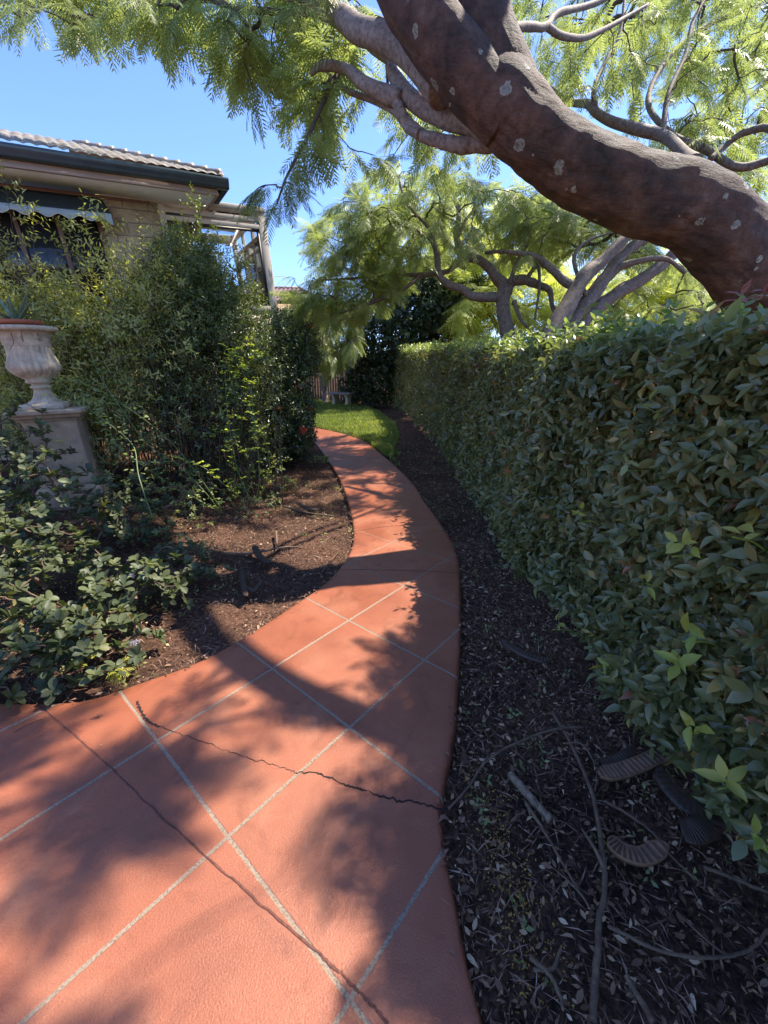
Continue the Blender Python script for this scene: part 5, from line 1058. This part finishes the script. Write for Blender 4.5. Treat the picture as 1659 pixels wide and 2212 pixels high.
for pts, r0, r1, lab, fk in [
    ([(1193, 1539), (1228, 1592), (1255, 1649), (1277, 1706), (1285, 1746), (1294, 1812), (1303, 1878), (1303, 1935), (1292, 1988), (1290, 2054), (1285, 2120), (1283, 2208)], .007, .009, 'longest curved fallen branch running down the middle of the right bed', 1),
    ([(969, 1750), (1017, 1693), (1043, 1654), (1083, 1627), (1140, 1601), (1175, 1585), (1219, 1575), (1263, 1570)], .004, .006, 'arched thin stick reaching from the end of the paving crack across the long branch', 0),
    ([(1136, 1733), (1167, 1781), (1193, 1816), (1228, 1878), (1277, 1957)], .006, .003, 'straight thin stick leading down right from the short mossy log', 1),
    ([(1312, 2001), (1369, 2028), (1435, 2054), (1501, 2065), (1567, 2063), (1615, 2045), (1651, 2006)], .005, .004, 'wide U curved twig at the lower right of the bed', 1),
    ([(1215, 1607), (1255, 1610), (1281, 1636), (1290, 1671), (1285, 1711)], .003, .003, 'small hooked twig joining the long branch beside the ribbed pod', 0),
    ([(1519, 1874), (1580, 1891), (1659, 1926)], .006, .005, 'pale straight stick at the right edge under the hedge', 0),
    ([(1351, 2107), (1382, 2151), (1413, 2208)], .007, .008, 'short thick stick leaving the bottom edge of the photo', 0),
    ([(1153, 2094), (1193, 2089), (1208, 2045)], .005, .004, 'bent grey twig near the bottom left of the right bed', 0),
    ([(1303, 1733), (1351, 1759), (1404, 1794), (1448, 1847), (1497, 1904)], .005, .003, 'dark curved stick passing between the two ribbed pods', 0),
    ([(1145, 2068), (1185, 2111), (1211, 2155), (1216, 2180)], .006, .004, 'dark twig ending at a small green leaf near the bottom edge', 0),
    ([(479, 1198), (536, 1198), (608, 1184), (644, 1182)], .012, .008, 'grey branched stick lying across the sunny left bed', 2),
    ([(612, 1094), (666, 1108), (720, 1116)], .012, .007, 'stick in the left bed near the narrowest part of the path', 1),
    ([(648, 1252), (680, 1229), (727, 1224)], .005, .003, 'forked pale twig touching the inner curve of the path', 1),
    ([(695, 1238), (713, 1213), (733, 1189)], .005, .003, 'short brown twig leaning on the inner curve of the path', 0),
    ([(242, 1118), (278, 1149)], .008, .005, 'bleached white twig beside the pedestal base', 1),
    ([(360, 1180), (385, 1192), (412, 1206)], .014, .011, 'thick short stick between bright plants in the left bed', 0),
    ([(596, 1150), (598, 1170), (602, 1184)], .012, .009, 'short upright lying stick crossing the grey branched one', 0),
    ([(1090, 1030), (1130, 1045), (1000, 1060)], .006, .004, 'far stick on the mulch under the hedge', 0),
    ([(880, 1010), (930, 1022), (985, 1018)], .01, .008, 'pale stick on the far mulch right of the path', 1)]:
    stick(pts, r0, r1, lab, forks=fk)
def lowlog():
    M['log'] = bark_pale('mossy log bark', (.06, .035, .02), (.26, .185, .12), 40); Q = np.array([G(1101, 1671), G(1145, 1722), G(1189, 1772)]); Q[:, 2] += .0
    V, F = tube(Q, .015, 16, 40, lambda u, th, P: 1 + .12 * noise3(np.stack([u * 12 + 0 * th, np.cos(th) + 0 * u, np.sin(th) + 0 * u], -1), 1.5, 60)); tag(mesh('short_log', V, F, M['log'], smooth=True), 'short grey lichen covered log lying on the right bed', 'log')
lowlog()
def pod(pts, w, lab, open_=False, th=.008, ribs=14):
    Q = np.array([G(*p) for p in pts]); Q[:, 2] += .025; n = 120; C_ = catmull(Q, n); T = nrm(np.gradient(C_, axis=0)); S = nrm(np.cross(T, [0, 0, 1.])); t = np.linspace(0, 1, n); hw = w / 2 * np.clip(np.sin(np.pi * (t * .96 + .02)) * 2.4, 0, 1) ** .6
    m = 12; rows = []; ph = t * ribs * 2 * np.pi + np.cumsum(rng.normal(0, .09, n)); ths = rng.random() * 6
    for k in range(m + 1):
        s = -1 + 2 * k / m; edge = 1 - abs(s) ** 6
        z_ = th * edge + (.006 * edge * np.where(np.sin(ph) > (.2 if open_ else -2), 1, -.8 if open_ else 0) if open_ else .0009 * edge * np.sin(ph) + .002 * np.sin(t * 9 + ths) * edge) - (.3 * w * s * .2 if not open_ else 0)
        if open_ and abs(s) > .8: z_ = th * 1.5 + 0 * t
        rows.append(C_ + S * (hw * s)[:, None] + np.outer(z_, [0, 0, 1.]))
    for s in (1, -1): rows.append(C_ + S * (hw * s * .9)[:, None] - [0, 0, th])
    R_ = np.stack(rows, 1); V = R_.reshape(-1, 3); c = m + 3; i = np.arange(n - 1)[:, None] * c; j = np.arange(c)[None]; j2 = (j + 1) % c
    F = np.stack([i + j, i + j2, i + c + j2, i + c + j], -1).reshape(-1, 4); o = mesh('seed_pod', V, F, M['podopen' if open_ else 'pod'], smooth=not open_); return tag(o, lab, 'seed pod', 'fallen tree seed pods')
pod([(1290, 1684), (1340, 1676), (1395, 1655), (1444, 1632)], .062, 'brown split seed pod showing cross ribs under the hedge, upper one', True, ribs=17)
pod([(1312, 1822), (1340, 1850), (1385, 1862), (1435, 1838)], .055, 'pale curved seed pod with ribs, lower one in the right bed', True, ribs=12)
pod([(1417, 1668), (1453, 1724), (1501, 1759), (1589, 1782)], .07, 'long smooth dark purple seed pod curving under the hedge')
pod([(1294, 1660), (1330, 1650), (1368, 1630)], .045, 'short black seed pod just above the split ribbed one')
pod([(1464, 1800), (1495, 1806), (1530, 1790)], .085, 'broad round dull seed pod between the long dark one and the hedge')
pod([(1084, 1391), (1130, 1420), (1182, 1436)], .05, 'smooth dark seed pod farther up the right bed near the hedge foot')
pod([(549, 1182), (560, 1205), (583, 1222)], .06, 'flat brown seed pod on the sunny part of the left bed')
pod([(522, 1238), (526, 1268), (533, 1296)], .045, 'dark seed pod standing nearest the viewer in the left bed')
pod([(536, 1278), (552, 1280), (566, 1262)], .035, 'small curled seed pod beside the dark one in the left bed')
pod([(640, 1088), (660, 1100), (690, 1106)], .06, 'weathered seed pod near the stick by the narrow path')
ke = np.concatenate([np.full(1, 0)]); sp_ = []
for E_, sg in ((LC[8:150], 1), (RC[20:190], -1)):
    q_ = E_[rng.integers(0, len(E_), 1500)]; c_ = noise3(np.column_stack([q_, 0 * q_[:, 0]]), 4, 77); q_ = q_[c_ > -.1]; sp_.append(q_ + rng.normal(0, .018, q_.shape))
sp_ = np.vstack(sp_); a = Acc(); P = np.column_stack([sp_, gz(sp_[:, 0], sp_[:, 1]) + .002 + .008 * rng.random(len(sp_))]); Y = rng.normal(size=(len(P), 3)); Y[:, 2] *= .2
put(a, [leaf_s(.06, .1), leaf_s(.4, .2), leaf_s(.2, .3)], P, Y, np.tile([0, 0, 1.], (len(P), 1)) + rng.normal(0, .3, (len(P), 3)), .008 + .035 * rng.random(len(P)) ** 2, rng.random(len(P)) ** 1.5)
tag(a.build('spilled_mulch', M['needle']), 'mulch fragments spilled along both edges of the paving', 'mulch', kind='stuff')
# few leaflets and crumbs on the paving
a = Acc(); p = np.column_stack([rng.uniform(-2.2, .7, 4000), rng.uniform(.4, 12, 4000)]); p = p[inpoly(p, POLY)]; de = np.min(np.linalg.norm(p[:, None] - np.vstack([LC[60:], RC[60:]])[None, ::3], axis=2), 1); p = p[rng.random(len(p)) < np.clip(.035 + np.exp(-de / .06), 0, 1)]
P = np.column_stack([p, gz(p[:, 0], p[:, 1]) + .004]); Y = rng.normal(size=(len(p), 3)); Y[:, 2] *= .05; put(a, [leaf_s(.4, .05), leaf_s(.25, .1)], P, Y, np.tile([0, 0, 1.], (len(p), 1)), rng.uniform(.006, .02, len(p)), rng.random(len(p)) * .9)
tag(a.build('leaf_crumbs', M['litter']), 'tiny dry leaflets and crumbs lying on the terracotta paving', 'leaf litter', kind='stuff')
